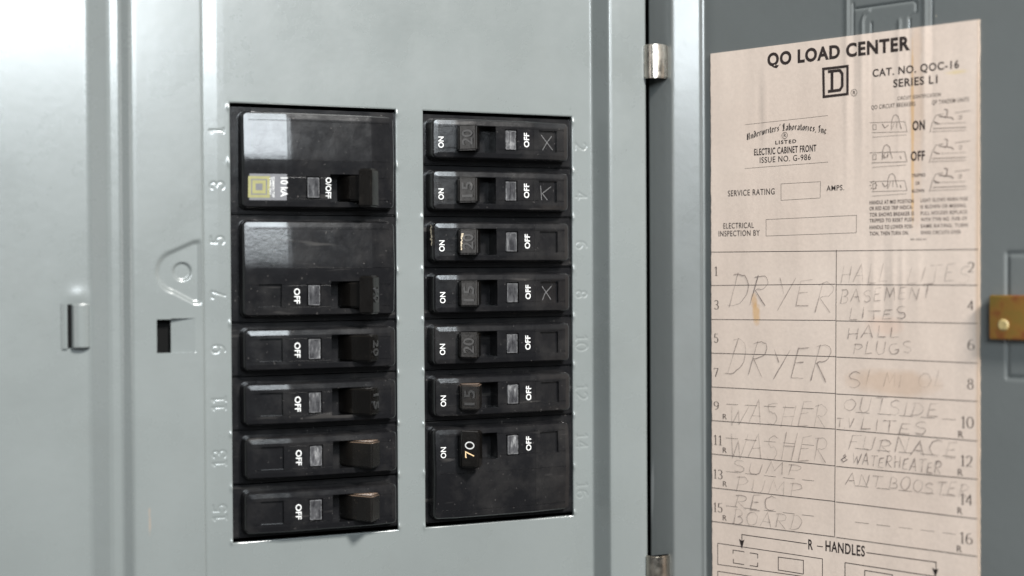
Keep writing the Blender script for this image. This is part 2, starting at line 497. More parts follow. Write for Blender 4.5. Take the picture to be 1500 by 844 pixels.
# --- label data (millimetres on the door plane) ---
TEXTS = [('QO LOAD CENTER', 47.72, 94.02, 105.04, 93.03, 4.45, 0.045), ('CAT. NO. QOC-16', 90.79, 85.39, 122.85, 85.36, 2.55, 0.02), ('SERIES L1', 98.74, 80.91, 115.17, 81.03, 2.68, 0.02), ('CIRCUIT IDENTIFICATION', 100.38, 76.33, 116.31, 76.5, 1.19, 0), ('QO CIRCUIT BREAKERS', 90.3, 73.97, 107.04, 73.96, 1.43, 0), ('QP TANDEM UNITS', 113.14, 73.74, 126.33, 73.95, 1.38, 0), ('ON', 105.9, 65.55, 110.54, 65.58, 3.07, 0.03), ('OFF', 105.27, 55.13, 110.52, 55.12, 3.07, 0.03), ('TRIPPED', 105.64, 49.39, 110.73, 49.36, 1.12, 0.01), ('OR', 106.99, 46.68, 108.64, 46.75, 1.11, 0.01), ('BLOWN', 105.78, 44.08, 110.28, 44.04, 1.12, 0.01), ('HANDLE AT MID POSITION', 89.54, 40.66, 106.35, 40.43, 1.29, 0.012), ('OR RED ROD TRIP INDICA-', 89.54, 38.41, 105.99, 38.47, 1.29, 0.012), ('TOR SHOWS BREAKER IS', 89.53, 36.3, 106.43, 36.15, 1.3, 0.012), ('TRIPPED TO RESET PUSH', 89.53, 34.2, 106.33, 34.12, 1.29, 0.012), ('HANDLE TO LOWER POSI-', 89.52, 31.86, 106.12, 31.76, 1.3, 0.012), ('TION, THEN TURN ON.', 89.52, 29.7, 104.48, 29.54, 1.29, 0.012), ('LIGHT GLOWS WHEN FUSE', 108.89, 40.81, 125.9, 40.55, 1.2, 0), ('IS BLOWN OR MISSING.', 108.88, 38.48, 125.48, 38.4, 1.21, 0), ('PULL HOLDER REPLACE', 108.88, 36.29, 125.62, 36.2, 1.21, 0), ('WITH TYPE NO. FUSE OF', 108.88, 34.16, 125.62, 33.98, 1.2, 0), ('SAME RATING. TURN', 108.87, 31.92, 125.89, 31.73, 1.2, 0), ('SPARE CIRCUITS OVER', 108.87, 29.59, 123.41, 29.56, 1.2, 0), ('40-302-61', 105.07, 27.55, 110.98, 27.66, 0.66, 0), ('LISTED', 51.04, 64.15, 59.93, 64.21, 1.26, 0.06), ('ELECTRIC CABINET FRONT', 41.77, 60.47, 68.27, 60.79, 2.35, 0.02), ('ISSUE NO. G-986', 44.22, 57.59, 65.94, 57.65, 2.1, 0), ('SERVICE RATING', 30.0, 45.61, 50.61, 45.77, 2.21, 0), ('AMPS.', 72.4, 46.01, 79.53, 46.03, 1.9, 0), ('ELECTRICAL', 27.79, 33.36, 41.52, 33.49, 2.08, 0), ('INSPECTION BY', 25.6, 30.35, 44.13, 30.63, 2.09, 0), ('R', 64.49, -84.66, 66.41, -84.68, 3.52, 0.02), ('HANDLES', 71.58, -84.41, 87.41, -84.25, 3.62, 0.02), ('R', 27.26, -39.48, 29.11, -39.52, 1.97, 0), ('R', 27.2, -52.37, 29.06, -52.37, 1.97, 0), ('R', 27.15, -65.34, 29.01, -65.32, 1.97, 0), ('R', 27.1, -78.41, 28.96, -78.36, 1.97, 0), ('R', 122.43, -39.27, 124.26, -39.28, 2.17, 0), ('R', 122.26, -52.17, 124.09, -52.14, 2.17, 0), ('R', 122.1, -65.23, 123.92, -65.16, 2.18, 0), ('R', 121.93, -78.15, 123.75, -78.06, 2.17, 0)]
NUMS = [('1', 23.7, 15.43, 25.22, 3.58), ('3', 23.38, 2.5, 25.61, 3.59), ('5', 23.32, -10.37, 25.38, 3.59), ('7', 23.18, -23.47, 25.33, 3.44), ('9', 23.04, -36.22, 25.41, 3.3), ('11', 22.98, -49.67, 26.92, 3.8), ('13', 22.93, -62.71, 27.07, 3.63), ('15', 22.87, -75.6, 27.01, 3.64), ('2', 125.94, 16.47, 128.19, 3.52), ('4', 125.79, 3.81, 128.04, 3.26), ('6', 125.78, -9.59, 128.17, 3.66), ('8', 125.69, -22.73, 127.88, 3.66), ('10', 123.5, -36.01, 127.88, 4.04), ('12', 123.33, -48.89, 127.49, 3.76), ('14', 123.17, -61.92, 127.47, 3.76), ('16', 123.07, -75.11, 127.46, 3.91)]
LINES = [(0.75, [(71.22, 90.1), (80.97, 90.13), (80.95, 80.22), (71.37, 80.05), (71.22, 90.1)]), (0.13, [(37.67, 72.42), (73.1, 73.16)]), (0.13, [(37.61, 55.9), (73.05, 56.4)]), (0.13, [(53.39, 49.43), (69.91, 49.5), (69.75, 43.6), (53.37, 43.34), (53.39, 49.43)]), (0.13, [(46.89, 36.41), (84.44, 36.89), (84.29, 30.68), (46.87, 30.26), (46.89, 36.41)]), (0.22, [(22.3, 24.52), (129.51, 24.16)]), (0.2, [(76.34, 24.74), (75.38, -78.48)]), (0.2, [(22.25, 11.69), (75.9, 12.37)]), (0.2, [(76.31, 12.22), (129.25, 12.18)]), (0.2, [(22.19, -1.4), (75.86, -0.66)]), (0.2, [(76.28, -0.8), (129.24, -0.61)]), (0.2, [(22.13, -14.39), (75.83, -13.7)]), (0.2, [(76.24, -13.83), (129.23, -13.88)]), (0.2, [(22.08, -27.44), (75.79, -26.99)]), (0.2, [(76.21, -27.12), (129.21, -26.69)]), (0.2, [(22.02, -40.42), (75.76, -39.81)]), (0.2, [(76.17, -39.92), (129.2, -39.97)]), (0.2, [(21.97, -53.31), (75.72, -53.12)]), (0.2, [(76.14, -53.23), (129.19, -52.81)]), (0.2, [(21.91, -66.36), (75.69, -65.95)]), (0.2, [(76.1, -66.06), (129.17, -66.11)]), (0.2, [(21.86, -79.35), (75.66, -78.8)]), (0.2, [(76.07, -78.89), (129.16, -78.73)]), (0.12, [(28.94, -33.64), (34.26, -33.56)]), (0.12, [(37.49, -33.51), (42.69, -33.43)]), (0.12, [(45.85, -33.38), (50.95, -33.3)]), (0.12, [(54.04, -33.25), (59.03, -33.18)]), (0.12, [(62.06, -33.13), (66.95, -33.05)]), (0.12, [(28.69, -46.59), (34.04, -46.57)]), (0.12, [(37.29, -46.56), (42.52, -46.55)]), (0.12, [(45.7, -46.54), (50.82, -46.52)]), (0.12, [(53.93, -46.51), (58.95, -46.49)]), (0.12, [(62.0, -46.48), (66.91, -46.47)]), (0.12, [(28.64, -59.54), (33.99, -59.52)]), (0.12, [(37.24, -59.51), (42.48, -59.5)]), (0.12, [(45.65, -59.49), (50.78, -59.47)]), (0.12, [(53.89, -59.46), (58.91, -59.45)]), (0.12, [(61.96, -59.44), (66.88, -59.42)]), (0.12, [(28.59, -72.66), (33.94, -72.61)]), (0.12, [(37.19, -72.58), (42.43, -72.53)]), (0.12, [(45.61, -72.51), (50.74, -72.46)]), (0.12, [(53.85, -72.43), (58.87, -72.38)]), (0.12, [(61.92, -72.36), (66.84, -72.31)]), (0.12, [(84.09, -33.2), (89.35, -33.23)]), (0.12, [(92.54, -33.24), (97.69, -33.27)]), (0.12, [(100.8, -33.29), (105.83, -33.31)]), (0.12, [(108.88, -33.33), (113.81, -33.35)]), (0.12, [(116.79, -33.37), (121.6, -33.39)]), (0.12, [(83.63, -46.12), (88.96, -46.1)]), (0.12, [(92.19, -46.08), (97.39, -46.05)]), (0.12, [(100.55, -46.03), (105.64, -46.01)]), (0.12, [(108.72, -45.99), (113.7, -45.96)]), (0.12, [(116.72, -45.95), (121.59, -45.92)]), (0.12, [(83.6, -59.49), (88.93, -59.44)]), (0.12, [(92.16, -59.42), (97.37, -59.38)]), (0.12, [(100.52, -59.35), (105.62, -59.31)]), (0.12, [(108.7, -59.29), (113.68, -59.25)]), (0.12, [(116.7, -59.22), (121.57, -59.19)]), (0.12, [(83.57, -72.48), (88.9, -72.44)]), (0.12, [(92.13, -72.42), (97.34, -72.39)]), (0.12, [(100.5, -72.37), (105.59, -72.34)]), (0.12, [(108.68, -72.32), (113.66, -72.29)]), (0.12, [(116.68, -72.27), (121.55, -72.24)]), (0.28, [(35.75, -87.2), (35.76, -82.84), (63.88, -82.78)]), (0.3, [(68.1, -83.05), (70.53, -83.07)]), (0.28, [(88.0, -82.86), (114.37, -82.69), (114.36, -85.98)]), (0.24, [(24.75, -87.54), (70.36, -87.46), (70.34, -94.85), (24.71, -95.73), (24.75, -87.54)]), (0.24, [(24.67, -105), (24.7, -98.37), (70.34, -97.88)]), (0.24, [(51.73, -89.28), (62.47, -89.06), (62.46, -94.09), (51.71, -94.1), (51.73, -89.28)]), (0.24, [(31.74, -90.68), (31.74, -89.26), (36.9, -89.29)]), (0.24, [(39.28, -89.33), (42.8, -89.36), (42.79, -91.03)]), (0.24, [(42.79, -92.56), (42.78, -94.09), (39.26, -94.16)]), (0.24, [(36.71, -94.16), (31.89, -94.18), (31.9, -92.63)]), (0.24, [(79.55, -95.52), (79.57, -87.55), (124.58, -87.67), (124.57, -95.16)]), (0.24, [(87.39, -95.03), (87.4, -89.24), (98.11, -89.3), (98.1, -94.74)]), (0.2, [(117.97, -89.88), (117.97, -88.62), (123.27, -88.61)])]
ARROWS = [[(35.74, -88.32), (34.51, -84.68), (35.75, -85.23), (36.91, -84.66)], [(114.16, -87.78), (113.01, -84.77), (114.23, -85.24), (115.3, -84.77)]]
ICONS = [(0.14, [(89.64, 69.35), (103.1, 68.73), (103.88, 65.22), (90.45, 65.78)]), (0.1, [(90.65, 64.17), (103.68, 64.14)]), (0.13, [(90.87, 68.52), (92.17, 68.5), (92.16, 66.77), (90.94, 66.78), (90.87, 68.52)]), (0.16, [(97.93, 66.18), (98.14, 69.46), (98.74, 71.06), (99.74, 71.46), (100.73, 70.54), (101.0, 68.88), (101.79, 66.46)]), (0.12, [(99.13, 68.84), (98.33, 66.7)]), (0.12, [(100.13, 69.13), (99.93, 66.77)]), (0.2, [(94.52, 68.62), (95.52, 67.08), (96.93, 68.08)]), (0.2, [(101.32, 67.4), (101.79, 66.27)]), (0.14, [(112.25, 64.28), (113.21, 67.62), (114.55, 70.03), (117.22, 70.36)]), (0.12, [(121.37, 70.39), (126.76, 70.67)]), (0.16, [(113.4, 65.64), (125.46, 65.24)]), (0.1, [(112.63, 64.61), (125.46, 64.26)]), (0.1, [(114.55, 67.17), (125.28, 66.81)]), (0.24, [(117.6, 71.93), (118.74, 71.56), (118.54, 69.72), (117.79, 68.89)]), (0.26, [(115.77, 69.65), (117.22, 69.4), (120.24, 68.88), (120.91, 68.12)]), (0.3, [(113.86, 67.93), (114.93, 67.32), (115.88, 67.07)]), (0.14, [(122.68, 69.05), (123.79, 69.25), (123.61, 68.1), (122.67, 68.34)]), (0.14, [(89.62, 58.79), (103.08, 58.36), (103.86, 54.86), (90.43, 55.23)]), (0.1, [(90.63, 53.62), (103.66, 53.78)]), (0.13, [(90.84, 57.98), (92.15, 57.98), (92.14, 56.24), (90.92, 56.24), (90.84, 57.98)]), (0.16, [(94.49, 55.93), (94.7, 59.23), (95.31, 60.85), (96.32, 61.26), (97.32, 60.35), (97.59, 58.69), (98.39, 56.26)]), (0.12, [(95.71, 58.62), (94.9, 56.46)]), (0.12, [(96.71, 58.92), (96.51, 56.55)]), (0.2, [(94.5, 58.14), (95.5, 56.61), (96.91, 57.63)]), (0.2, [(101.3, 57.01), (101.77, 55.89)]), (0.14, [(112.23, 54.04), (113.19, 57.4), (114.54, 59.83), (117.21, 60.19)]), (0.12, [(121.35, 60.29), (126.75, 60.65)]), (0.16, [(113.38, 55.41), (125.45, 55.19)]), (0.1, [(112.61, 54.38), (125.45, 54.21)]), (0.1, [(114.53, 56.96), (125.27, 56.76)]), (0.24, [(117.59, 61.77), (118.72, 61.42), (118.53, 59.58), (117.77, 58.73)]), (0.26, [(115.76, 59.46), (117.2, 59.23), (120.23, 58.76), (120.9, 58.01)]), (0.3, [(113.85, 57.72), (114.92, 57.12), (115.87, 56.88)]), (0.14, [(122.66, 58.96), (123.78, 59.18), (123.59, 58.02), (122.66, 58.26)]), (0.14, [(89.59, 48.6), (103.06, 48.35), (103.84, 44.86), (90.4, 45.04)]), (0.1, [(90.61, 43.44), (103.64, 43.78)]), (0.13, [(90.82, 47.8), (92.12, 47.82), (92.12, 46.08), (90.9, 46.06), (90.82, 47.8)]), (0.16, [(96.48, 45.71), (96.69, 49.01), (97.3, 50.63), (98.3, 51.06), (99.3, 50.17), (99.57, 48.51), (100.36, 46.1)]), (0.12, [(97.69, 48.42), (96.89, 46.25)]), (0.12, [(98.69, 48.74), (98.49, 46.36)]), (0.2, [(94.47, 48.01), (95.48, 46.49), (96.89, 47.53)]), (0.2, [(101.28, 46.97), (101.75, 45.86)]), (0.14, [(112.21, 44.16), (113.18, 47.53), (114.52, 49.98), (117.19, 50.38)]), (0.12, [(121.34, 50.53), (126.74, 50.96)]), (0.16, [(113.37, 45.55), (125.44, 45.49)]), (0.1, [(112.6, 44.5), (125.44, 44.5)]), (0.1, [(114.52, 47.11), (125.25, 47.05)]), (0.24, [(117.57, 51.97), (118.71, 51.62), (118.52, 49.78), (117.76, 48.93)]), (0.26, [(115.75, 49.63), (117.19, 49.42), (120.21, 48.99), (120.89, 48.24)]), (0.3, [(113.83, 47.86), (114.9, 47.27), (115.86, 47.05)]), (0.14, [(122.65, 49.22), (123.77, 49.45), (123.58, 48.3), (122.65, 48.52)]), (0.2, [(92.04, 47.19), (92.61, 47.17)]), (0.2, [(91.78, 46.42), (92.18, 45.99)]), (0.2, [(91.14, 46.12), (91.14, 45.53)]), (0.2, [(90.51, 46.48), (90.1, 46.07)]), (0.2, [(90.25, 47.27), (89.67, 47.3)]), (0.2, [(90.51, 48.05), (90.11, 48.48)]), (0.2, [(91.14, 48.34), (91.14, 48.94)]), (0.2, [(91.78, 47.99), (92.18, 48.39)])]
HAND = [('D', 30.21, 4.5, 39.41, 4.36, 12.25, 0.5, 0.25), ('R', 40.32, 4.63, 48.11, 3.97, 12.09, 0.95, 0.3), ('YER', 50.77, 3.75, 75.6, 2.63, 12.19, 0.42, 0.25), ('DRYER', 29.79, -21.6, 73.86, -23.55, 12.53, 0.5, 0.3), ('WASHER', 30.34, -40.64, 72.98, -39.66, 9.15, 0.36, 0.2), ('WASHER', 30.29, -53.44, 72.95, -52.03, 9.93, 0.45, 0.2), ('SUMP', 31.81, -59.31, 61.62, -58.06, 4.69, 0.4, 0.2), ('PUMP', 33.02, -66.24, 62.18, -65.29, 5.48, 0.28, 0.2), ('REC', 32.69, -73.05, 51.11, -72.05, 5.48, 0.62, 0.2), ('BOARD', 31.74, -78.64, 62.14, -78.61, 5.74, 0.45, 0.15), ('HALL', 78.1, 12.72, 96.83, 12.77, 6.86, 0.33, 0.2), ('LITES', 104.06, 12.79, 126.86, 13.09, 5.91, 0.28, 0.2), ('BASEMENT', 77.81, 5.85, 112.9, 7.68, 4.66, 0.5, 0.15), ('LITES', 81.35, -0.21, 103.53, 0.48, 3.91, 0.7, 0.1), ('HALL', 80.51, -7.07, 100.95, -5.76, 4.16, 0.72, 0.15), ('PLUGS', 82.94, -12.6, 105.55, -11.06, 4.14, 0.55, 0.15), ('S1', 80.74, -24.42, 90.17, -23.69, 5.63, 0.45, 0.1), ('MI', 94.92, -23.44, 101.95, -23.07, 4.8, 0.25, 0.1), ('OL', 107.82, -22.77, 117.82, -21.78, 5.19, 0.18, 0.1), ('OUTSIDE', 79.08, -33.09, 115.58, -32.86, 4.91, 0.42, 0.2), ('T.V.', 76.31, -39.18, 84.5, -39.08, 3.7, 0.6, 0.1), ('LITES', 85.85, -38.98, 111.07, -39.51, 4.38, 0.6, 0.15), ('FURNACE', 80.96, -46.68, 122.2, -46.3, 5.15, 0.6, 0.2), ('&', 77.93, -51.59, 80.95, -51.57, 3.19, 0.85, 0.1), ('WATERHEATER', 82.58, -51.67, 116.54, -52.39, 4.15, 0.75, 0.05), ('ANT', 80.11, -59.25, 94.06, -59.32, 4.66, 0.5, 0.25), ('BOOSTER', 96.95, -59.27, 126.3, -59.3, 4.32, 0.45, 0.2)]
UL_ARC = [(38.48, 66.35), (54.19, 69.03), (73.15, 66.31)] ;UL_CAP = 2.57
CIRC = [((55.12, 67.21), 1.16), ((83.49, 80.46), 1.19)]
LOGO_D = [(73.57, 88.95), (79.17, 88.94), (79.16, 81.91), (73.55, 81.79)]
# corners (22.47, 100.49) (130.06, 101.15) (21.61, -100.74) (106.76, 96.27) (105.37, 31.68) stain (43.04, 6.2)

# ------------------------------------------------------------------ the grey front of the panel
# x right along the front, z up, y away from the viewer; h = how far the sheet stands out
WINS = [(0.0, 60.9), (71.5, 132.3)]
WZ = 77.2
_px = [(-175, 0), (-48.6, 0), (-47.3, .35), (-42.2, 2.9), (-40.8, 3.3), (-39.2, 3.4), (-38.3, 3.5), (-37.5, 3.9), (-35.0, 6.0), (-34.2, 6.4), (-33, 6.5),
       (-11.2, 6.5), (-10.8, 6.2), (-10.55, 5.0), (-10.4, -1.8), (-9.75, -1.8), (-9.6, -.60), (-8.8, -.40), (-4.5, -.04), (-2.0, 0), (139.6, 0), (140.4, .12), (140.9, .6),
       (144.1, 7.5), (144.5, 8.0), (145.6, 8.25), (149.0, 8.65), (153, 8.95), (157, 9.1), (159.0, 9.05), (160.0, 8.5), (160.4, 7.4)]
def cover_h(x):
    xs = np.array([q[0] for q in _px]); hs = np.array([q[1] for q in _px])
    acc = np.zeros_like(x); ws = 0
    for k in np.linspace(-1, 1, 9):
        sig = np.where((x > -12.5) & (x < -9.3), 0.03, np.where(x > 139, .2, np.where(x > -44, .3, .6)))
        wgt = 1 - abs(k) * 0.8
        acc += wgt * np.interp(x + k * sig, xs, hs); ws += wgt
    return acc / ws
def seg_dist(X, Z, a, b):
    ax, az = a; bx, bz = b
    dx, dz = bx - ax, bz - az
    L = dx * dx + dz * dz
    t = np.clip(((X - ax) * dx + (Z - az) * dz) / (L if L else 1), 0, 1)
    return np.hypot(X - ax - t * dx, Z - az - t * dz)
def polyline_dist(X, Z, pts):
    d = np.full(X.shape, 1e9)
    for a, b in zip(pts, pts[1:]):
        d = np.minimum(d, seg_dist(X, Z, a, b))
    return d
cx = np.concatenate([spaced(-175, -60, 3.0), spaced(-60, -49, .6), spaced(-49, -31, .25), spaced(-31, -28, 1), spaced(-28, -9, .32), spaced(-9, -1.0, .22), spaced(-1, 0, .16),
                     spaced(0, 60.9, 2.0), spaced(60.9, 62.2, .16), spaced(62.2, 70.2, 1.0), spaced(70.2, 71.5, .16), spaced(71.5, 132.3, 2.0),
                     spaced(132.3, 139.6, .22), spaced(139.6, 146.6, .14), spaced(146.6, 158, .6), spaced(158, 160.4, .2)])
cx = lines_with(cx, [-26.7, -21.7, -10.55, -10.4, -9.75, -9.6])
cz = np.concatenate([spaced(-165, -82, 2.5), spaced(-82, -78.4, .4), spaced(-78.4, -77.2, .16), spaced(-77.2, 77.2, .3), spaced(77.2, 78.4, .16), spaced(78.4, 82, .4), spaced(82, 175, 2.5)])
cz = lines_with(cz, [-9.4, 2.0])
X, Z = np.meshgrid(cx, cz, indexing='ij')
Hh = cover_h(X)
# window rims roll over a little; small twist-out stubs stand at the pole boundaries
for x0, x1 in WINS:
    dx = np.maximum(np.maximum(x0 - X, X - x1), 0)
    dz = np.maximum(np.maximum(-WZ - Z, Z - WZ), 0)
    d = np.hypot(dx, dz)
    Hh -= 0.22 * np.clip(1 - d / .55, 0, 1) ** 2
    rs = random.Random(int(x1))
    for k in range(-4, 5):
        for xe, sg in ((x0, -1), (x1, 1)):
            zc = 19.05 * k + rs.uniform(-1.2, .4)
            if xe in (0.0, 71.5) and rs.random() < .35:
                continue
            dd_ = np.hypot((X - xe - sg * .35) / .85, (Z - zc) / rs.uniform(1.0, 1.6))
            Hh += 0.40 * np.exp(-dd_ ** 2 * 1.4)
# embossed pole numbers, turned to read along the windows
def emboss_number(txt, xc, zc, rot, depth=.15, cap=5.0):
    global Hh
    wtot, items = layout(txt, DIG, .2)
    strokes = []
    for x, ch, pl in items:
        for p in pl:
            q = []
            for a, b in p:
                tx, ty = (x + a - wtot / 2) * cap, (b - .5) * cap
                q.append((xc - ty, zc + tx) if rot > 0 else (xc + ty, zc - tx))
            strokes.append(q)
    sel = (np.abs(X - xc) < 5) & (np.abs(Z - zc) < 6)
    dmin = np.full(X[sel].shape, 1e9)
    for q in strokes:
        dmin = np.minimum(dmin, polyline_dist(X[sel], Z[sel], q))
    Hh[sel] -= depth * smooth01(1 - (dmin - .08) / .50)
for i in range(8):
    zc = 66.7 - 19.05 * i
    emboss_number(str(2 * i + 1), -4.6, zc + .5, 1)
    emboss_number(str(2 * i + 2), 136.0, zc - 1.0, -1)
# pressed ear with a dimple
ear_d = np.minimum(np.hypot(X + 19.4, Z - 18.2) - 7.0, 0 * X + 1e9)
zl = np.interp(X, [-25.7, -22.2, -14.2, -11.5], [18, 24.6, 28.2, 28.6]); zb = np.interp(X, [-25.7, -22.2, -14.2, -11.5], [18, 12.0, 7.6, 7.4])
wedge = np.maximum(np.maximum(Z - zl, zb - Z), np.maximum(-22.7 - X, X + 8.0))
ear_d = np.minimum(ear_d, wedge)
Hh -= .9 * smooth01(-ear_d / 2.0 + .5) * smooth01((-10.9 - X) / 2.2)
boss = np.hypot(X + 17.9, Z - 18.2) - 2.95
Hh -= .8 * smooth01(-boss / .8 + .5)
# lanced slot with its bent-in flap
flap = (X > -21.71) & (X < -13.6) & (Z > -9.41) & (Z < 2.01)
Hh = np.where(flap, Hh - np.clip((-13.6 - X) / 8.1, 0, 1) * 1.9, Hh)
Hh += .35 * np.exp(-((X + 51.5) / 3.5) ** 2 - ((Z - 10.0) / 3.0) ** 2)
# faint oil-canning of the thin sheet
Hh += .10 * np.sin(X * .045 + 1.3) * np.sin(Z * .03 + .4) * (np.abs(X - 66) > 0)
cxm, czm = (X[:-1, :-1] + X[1:, 1:]) / 2, (Z[:-1, :-1] + Z[1:, 1:]) / 2
keep = np.ones(cxm.shape, bool)
for x0, x1 in WINS:
    keep &= ~((cxm > x0) & (cxm < x1) & (np.abs(czm) < WZ))
keep &= ~((cxm > -26.7) & (cxm < -21.7) & (czm > -9.4) & (czm < 2.0))
V = np.stack([X, -Hh, Z], -1).reshape(-1, 3)
F = grid_faces(len(cx), len(cz), keep)
# cut edges: the thickness of the sheet round each opening and at its outer edges
V = V.tolist()
def edge_wall(points, depth):
    global V, F
    i = len(V)
    for q in points:
        V.append(list(q)); V.append([q[0], q[1] + depth, q[2]])
    for k in range(len(points) - 1):
        F.append([i + 2 * k, i + 2 * k + 1, i + 2 * k + 3, i + 2 * k + 2])
Pg = np.stack([X, -Hh, Z], -1)
def col_pts(x, z0, z1):
    ix = int(np.argmin(np.abs(cx - x))); sel = (cz >= z0 - 1e-6) & (cz <= z1 + 1e-6)
    return Pg[ix, sel].tolist()
def row_pts(z, x0, x1):
    iz = int(np.argmin(np.abs(cz - z))); sel = (cx >= x0 - 1e-6) & (cx <= x1 + 1e-6)
    return Pg[sel, iz].tolist()
for (x0, x1, z0, z1) in [(w[0], w[1], -WZ, WZ) for w in WINS] + [(-26.7, -21.7, -9.4, 2.0)]:
    edge_wall(col_pts(x0, z0, z1), 1.3); edge_wall(col_pts(x1, z0, z1), 1.3)
    edge_wall(row_pts(z0, x0, x1), 1.3); edge_wall(row_pts(z1, x0, x1), 1.3)
edge_wall(Pg[-1, :].tolist(), 9.0)
panel = tag(empty('breaker_panel', (66, 0, 0)), 'grey enamelled steel panel front with two breaker windows and embossed numbers', 'electrical panel')
OFF = Vector((-66, 0, 0)) * S
me = pymesh('front_cover', V, F, 40)
o = add('front_cover', me, panel, 'grey_enamel'); o.location = OFF
bm = bmesh.new()
t = 2.0
add_box(bm, -60, -58, 6, 100, -160, 160); add_box(bm, 150, 152, 8, 100, -160, 160)
add_box(bm, -58, 150, 98, 100, -160, 160); add_box(bm, -58, 150, 6, 98, -160, -158); add_box(bm, -58, 150, 6, 98, 158, 160)
o = add('cabinet_box', bm_mesh('cabinet_box', bm), panel, 'dark_steel'); o.location = OFF
bm = bmesh.new()
add_box(bm, 160.0, 176.0, 9.0, 10.5, -165, 175)  # added black strip so the gap beside the door stays in shade
o = add('hinge_gap_shade', bm_mesh('hinge_gap_shade', bm), panel, 'hole_dark'); o.location = OFF
bm = bmesh.new()
add_box(bm, -29.5, -18.5, -2.6, -1.6, -12, 4.5)  # added black plate standing in for the shade inside the slot
o = add('slot_shade', bm_mesh('slot_shade', bm), panel, 'hole_dark'); o.location = OFF
# spring catch lanced out near the left edge
def catch():
    vs, fs = [], []
    prof = []
    for k in range(9):
        a = math.pi * k / 8
        prof.append((-53.9 + (3.0 - 3.0 * math.cos(a)), .2 + 2.6 * math.sin(a) ** .7))
    zs = np.concatenate([[-7.4], spaced(-6.9, 7.1, 1.0), [7.6]])
    for zi, z in enumerate(zs):
        k = .55 if zi in (0, len(zs) - 1) else 1
        for x, h in prof:
            vs.append((x, -(.1 + h * k), z))
    n = len(prof)
    for i in range(len(zs) - 1):
        for j in range(n - 1):
            fs.append((i * n + j, i * n + j + 1, (i + 1) * n + j + 1, (i + 1) * n + j))
    b = len(vs)
    # left lip, behind the dark slit
    for z in (-7.5, 7.7):
        for x, h in ((-57.2, .05), (-56.4, .8), (-55.2, .8), (-55.0, .0)):
            vs.append((x, -h, z))
    for j in range(3):
        fs.append((b + j, b + j + 1, b + 4 + j + 1, b + 4 + j))
    return pymesh('latch_catch', vs, fs, 50)
o = add('latch_catch', catch(), panel, 'grey_enamel'); o.location = OFF
bm = bmesh.new()
add_box(bm, -55.2, -53.6, -.25, .3, -7.2, 7.4)  # black block on the sheet stands in for shade in the slit
o = add('catch_slit_shade', bm_mesh('catch_slit_shade', bm), panel, 'hole_dark'); o.location = OFF
# hinge knuckles: rolled steel barrels with a flat tongue going into the door edge
def hinge(zc, hgt):
    pts = []
    for k in range(15):
        a = math.radians(205 - 235 * k / 14)
        pts.append((163.9 + 5.0 * math.cos(a), 9.4 + 4.1 * math.sin(a)))
    inner = [(163.9 + (u - 163.9) * .8, 9.4 + (v - 9.4) * .8) for u, v in reversed(pts)]
    bm = bmesh.new()
    add_prism(bm, pts + inner, zc - hgt / 2, zc + hgt / 2)
    return bm_mesh('hinge', bm, 40, .45, 2, 50)
for i, (zc, hgt) in enumerate(((98.4, 13.0), (-99.6, 13.0))):
    h = add('hinge', hinge(zc, hgt), panel, 'hinge_steel'); h.location = OFF

# ------------------------------------------------------------------ the open door
HX, HY = 171.905, -2.0
DD = (0.4136058, -0.9104561); DN = (-0.9104561, -0.4136058)
def door_pt(s, z, off):
    return (HX + DD[0] * s + DN[0] * off, HY + DD[1] * s + DN[1] * off, z)
_pd = [(-3.4, 4.6), (-3.0, 6.3), (-2.4, 6.8), (8.5, 7.2), (9.2, 7.05), (9.8, 6.6), (17.2, .55), (17.8, .3), (18.3, .2), (18.8, -.35), (19.2, -.42), (23, -.12), (400, -.12)]
def door_h(s):
    xs = np.array([q[0] for q in _pd]); hs = np.array([q[1] for q in _pd])
    acc = np.zeros_like(s); ws = 0
    for k in np.linspace(-1, 1, 9):
        wgt = 1 - abs(k) * .8
        acc += wgt * np.interp(s + k * .25, xs, hs); ws += wgt
    return acc / ws
GROOVES = [([(80.6, 175), (80.6, 60)], .45, .8), ([(83.1, 112), (83.1, 60)], -.3, .45), ([(110.4, 175), (110.4, 60)], .45, .8), ([(112.9, 175), (112.9, 60)], -.35, .45),
           ([(86.6, 60), (86.6, 105.5), (87.3, 107.6), (89.2, 108.9)], .4, .6), ([(84, 110.2), (106.3, 110.2), (107.2, 109.2), (107.2, 106.2), (104.6, 104.6), (104.6, 60)], -.4, .45),
           ([(90.2, 104.4), (90.2, 60)], -.35, .4), ([(100.8, 104), (100.8, 60)], .35, .6),
           ([(175, 22.6), (139.4, 22.6), (139.4, -18.2), (175, -18.2)], -.45, .6)]
ds = np.concatenate([spaced(-3.4, 21, .2), spaced(21, 78, 2.0), spaced(78, 116, .35), spaced(116, 136, 2), spaced(136, 142, .35), spaced(142, 215, 4)])
dz = np.concatenate([spaced(-165, -24, 4), spaced(-24, 27, .6), spaced(27, 98, 4), spaced(98, 113, .45), spaced(113, 175, 4)])
ds, dz = np.unique(np.round(ds, 3)), np.unique(np.round(dz, 3))
Sg, Zg = np.meshgrid(ds, dz, indexing='ij')
Od = door_h(Sg)
for pts, amp, wd in GROOVES:
    d = polyline_dist(Sg, Zg, pts)
    Od += amp * np.exp(-(d / wd) ** 2)
Od += .18 * np.sin(Sg * .03 + .8) * np.sin(Zg * .022) * smooth01((Sg - 22) / 20)
P = np.stack([HX + DD[0] * Sg + DN[0] * Od, HY + DD[1] * Sg + DN[1] * Od, Zg], -1)
Vd = P.reshape(-1, 3).tolist()
Fd = grid_faces(len(ds), len(dz), None, False)
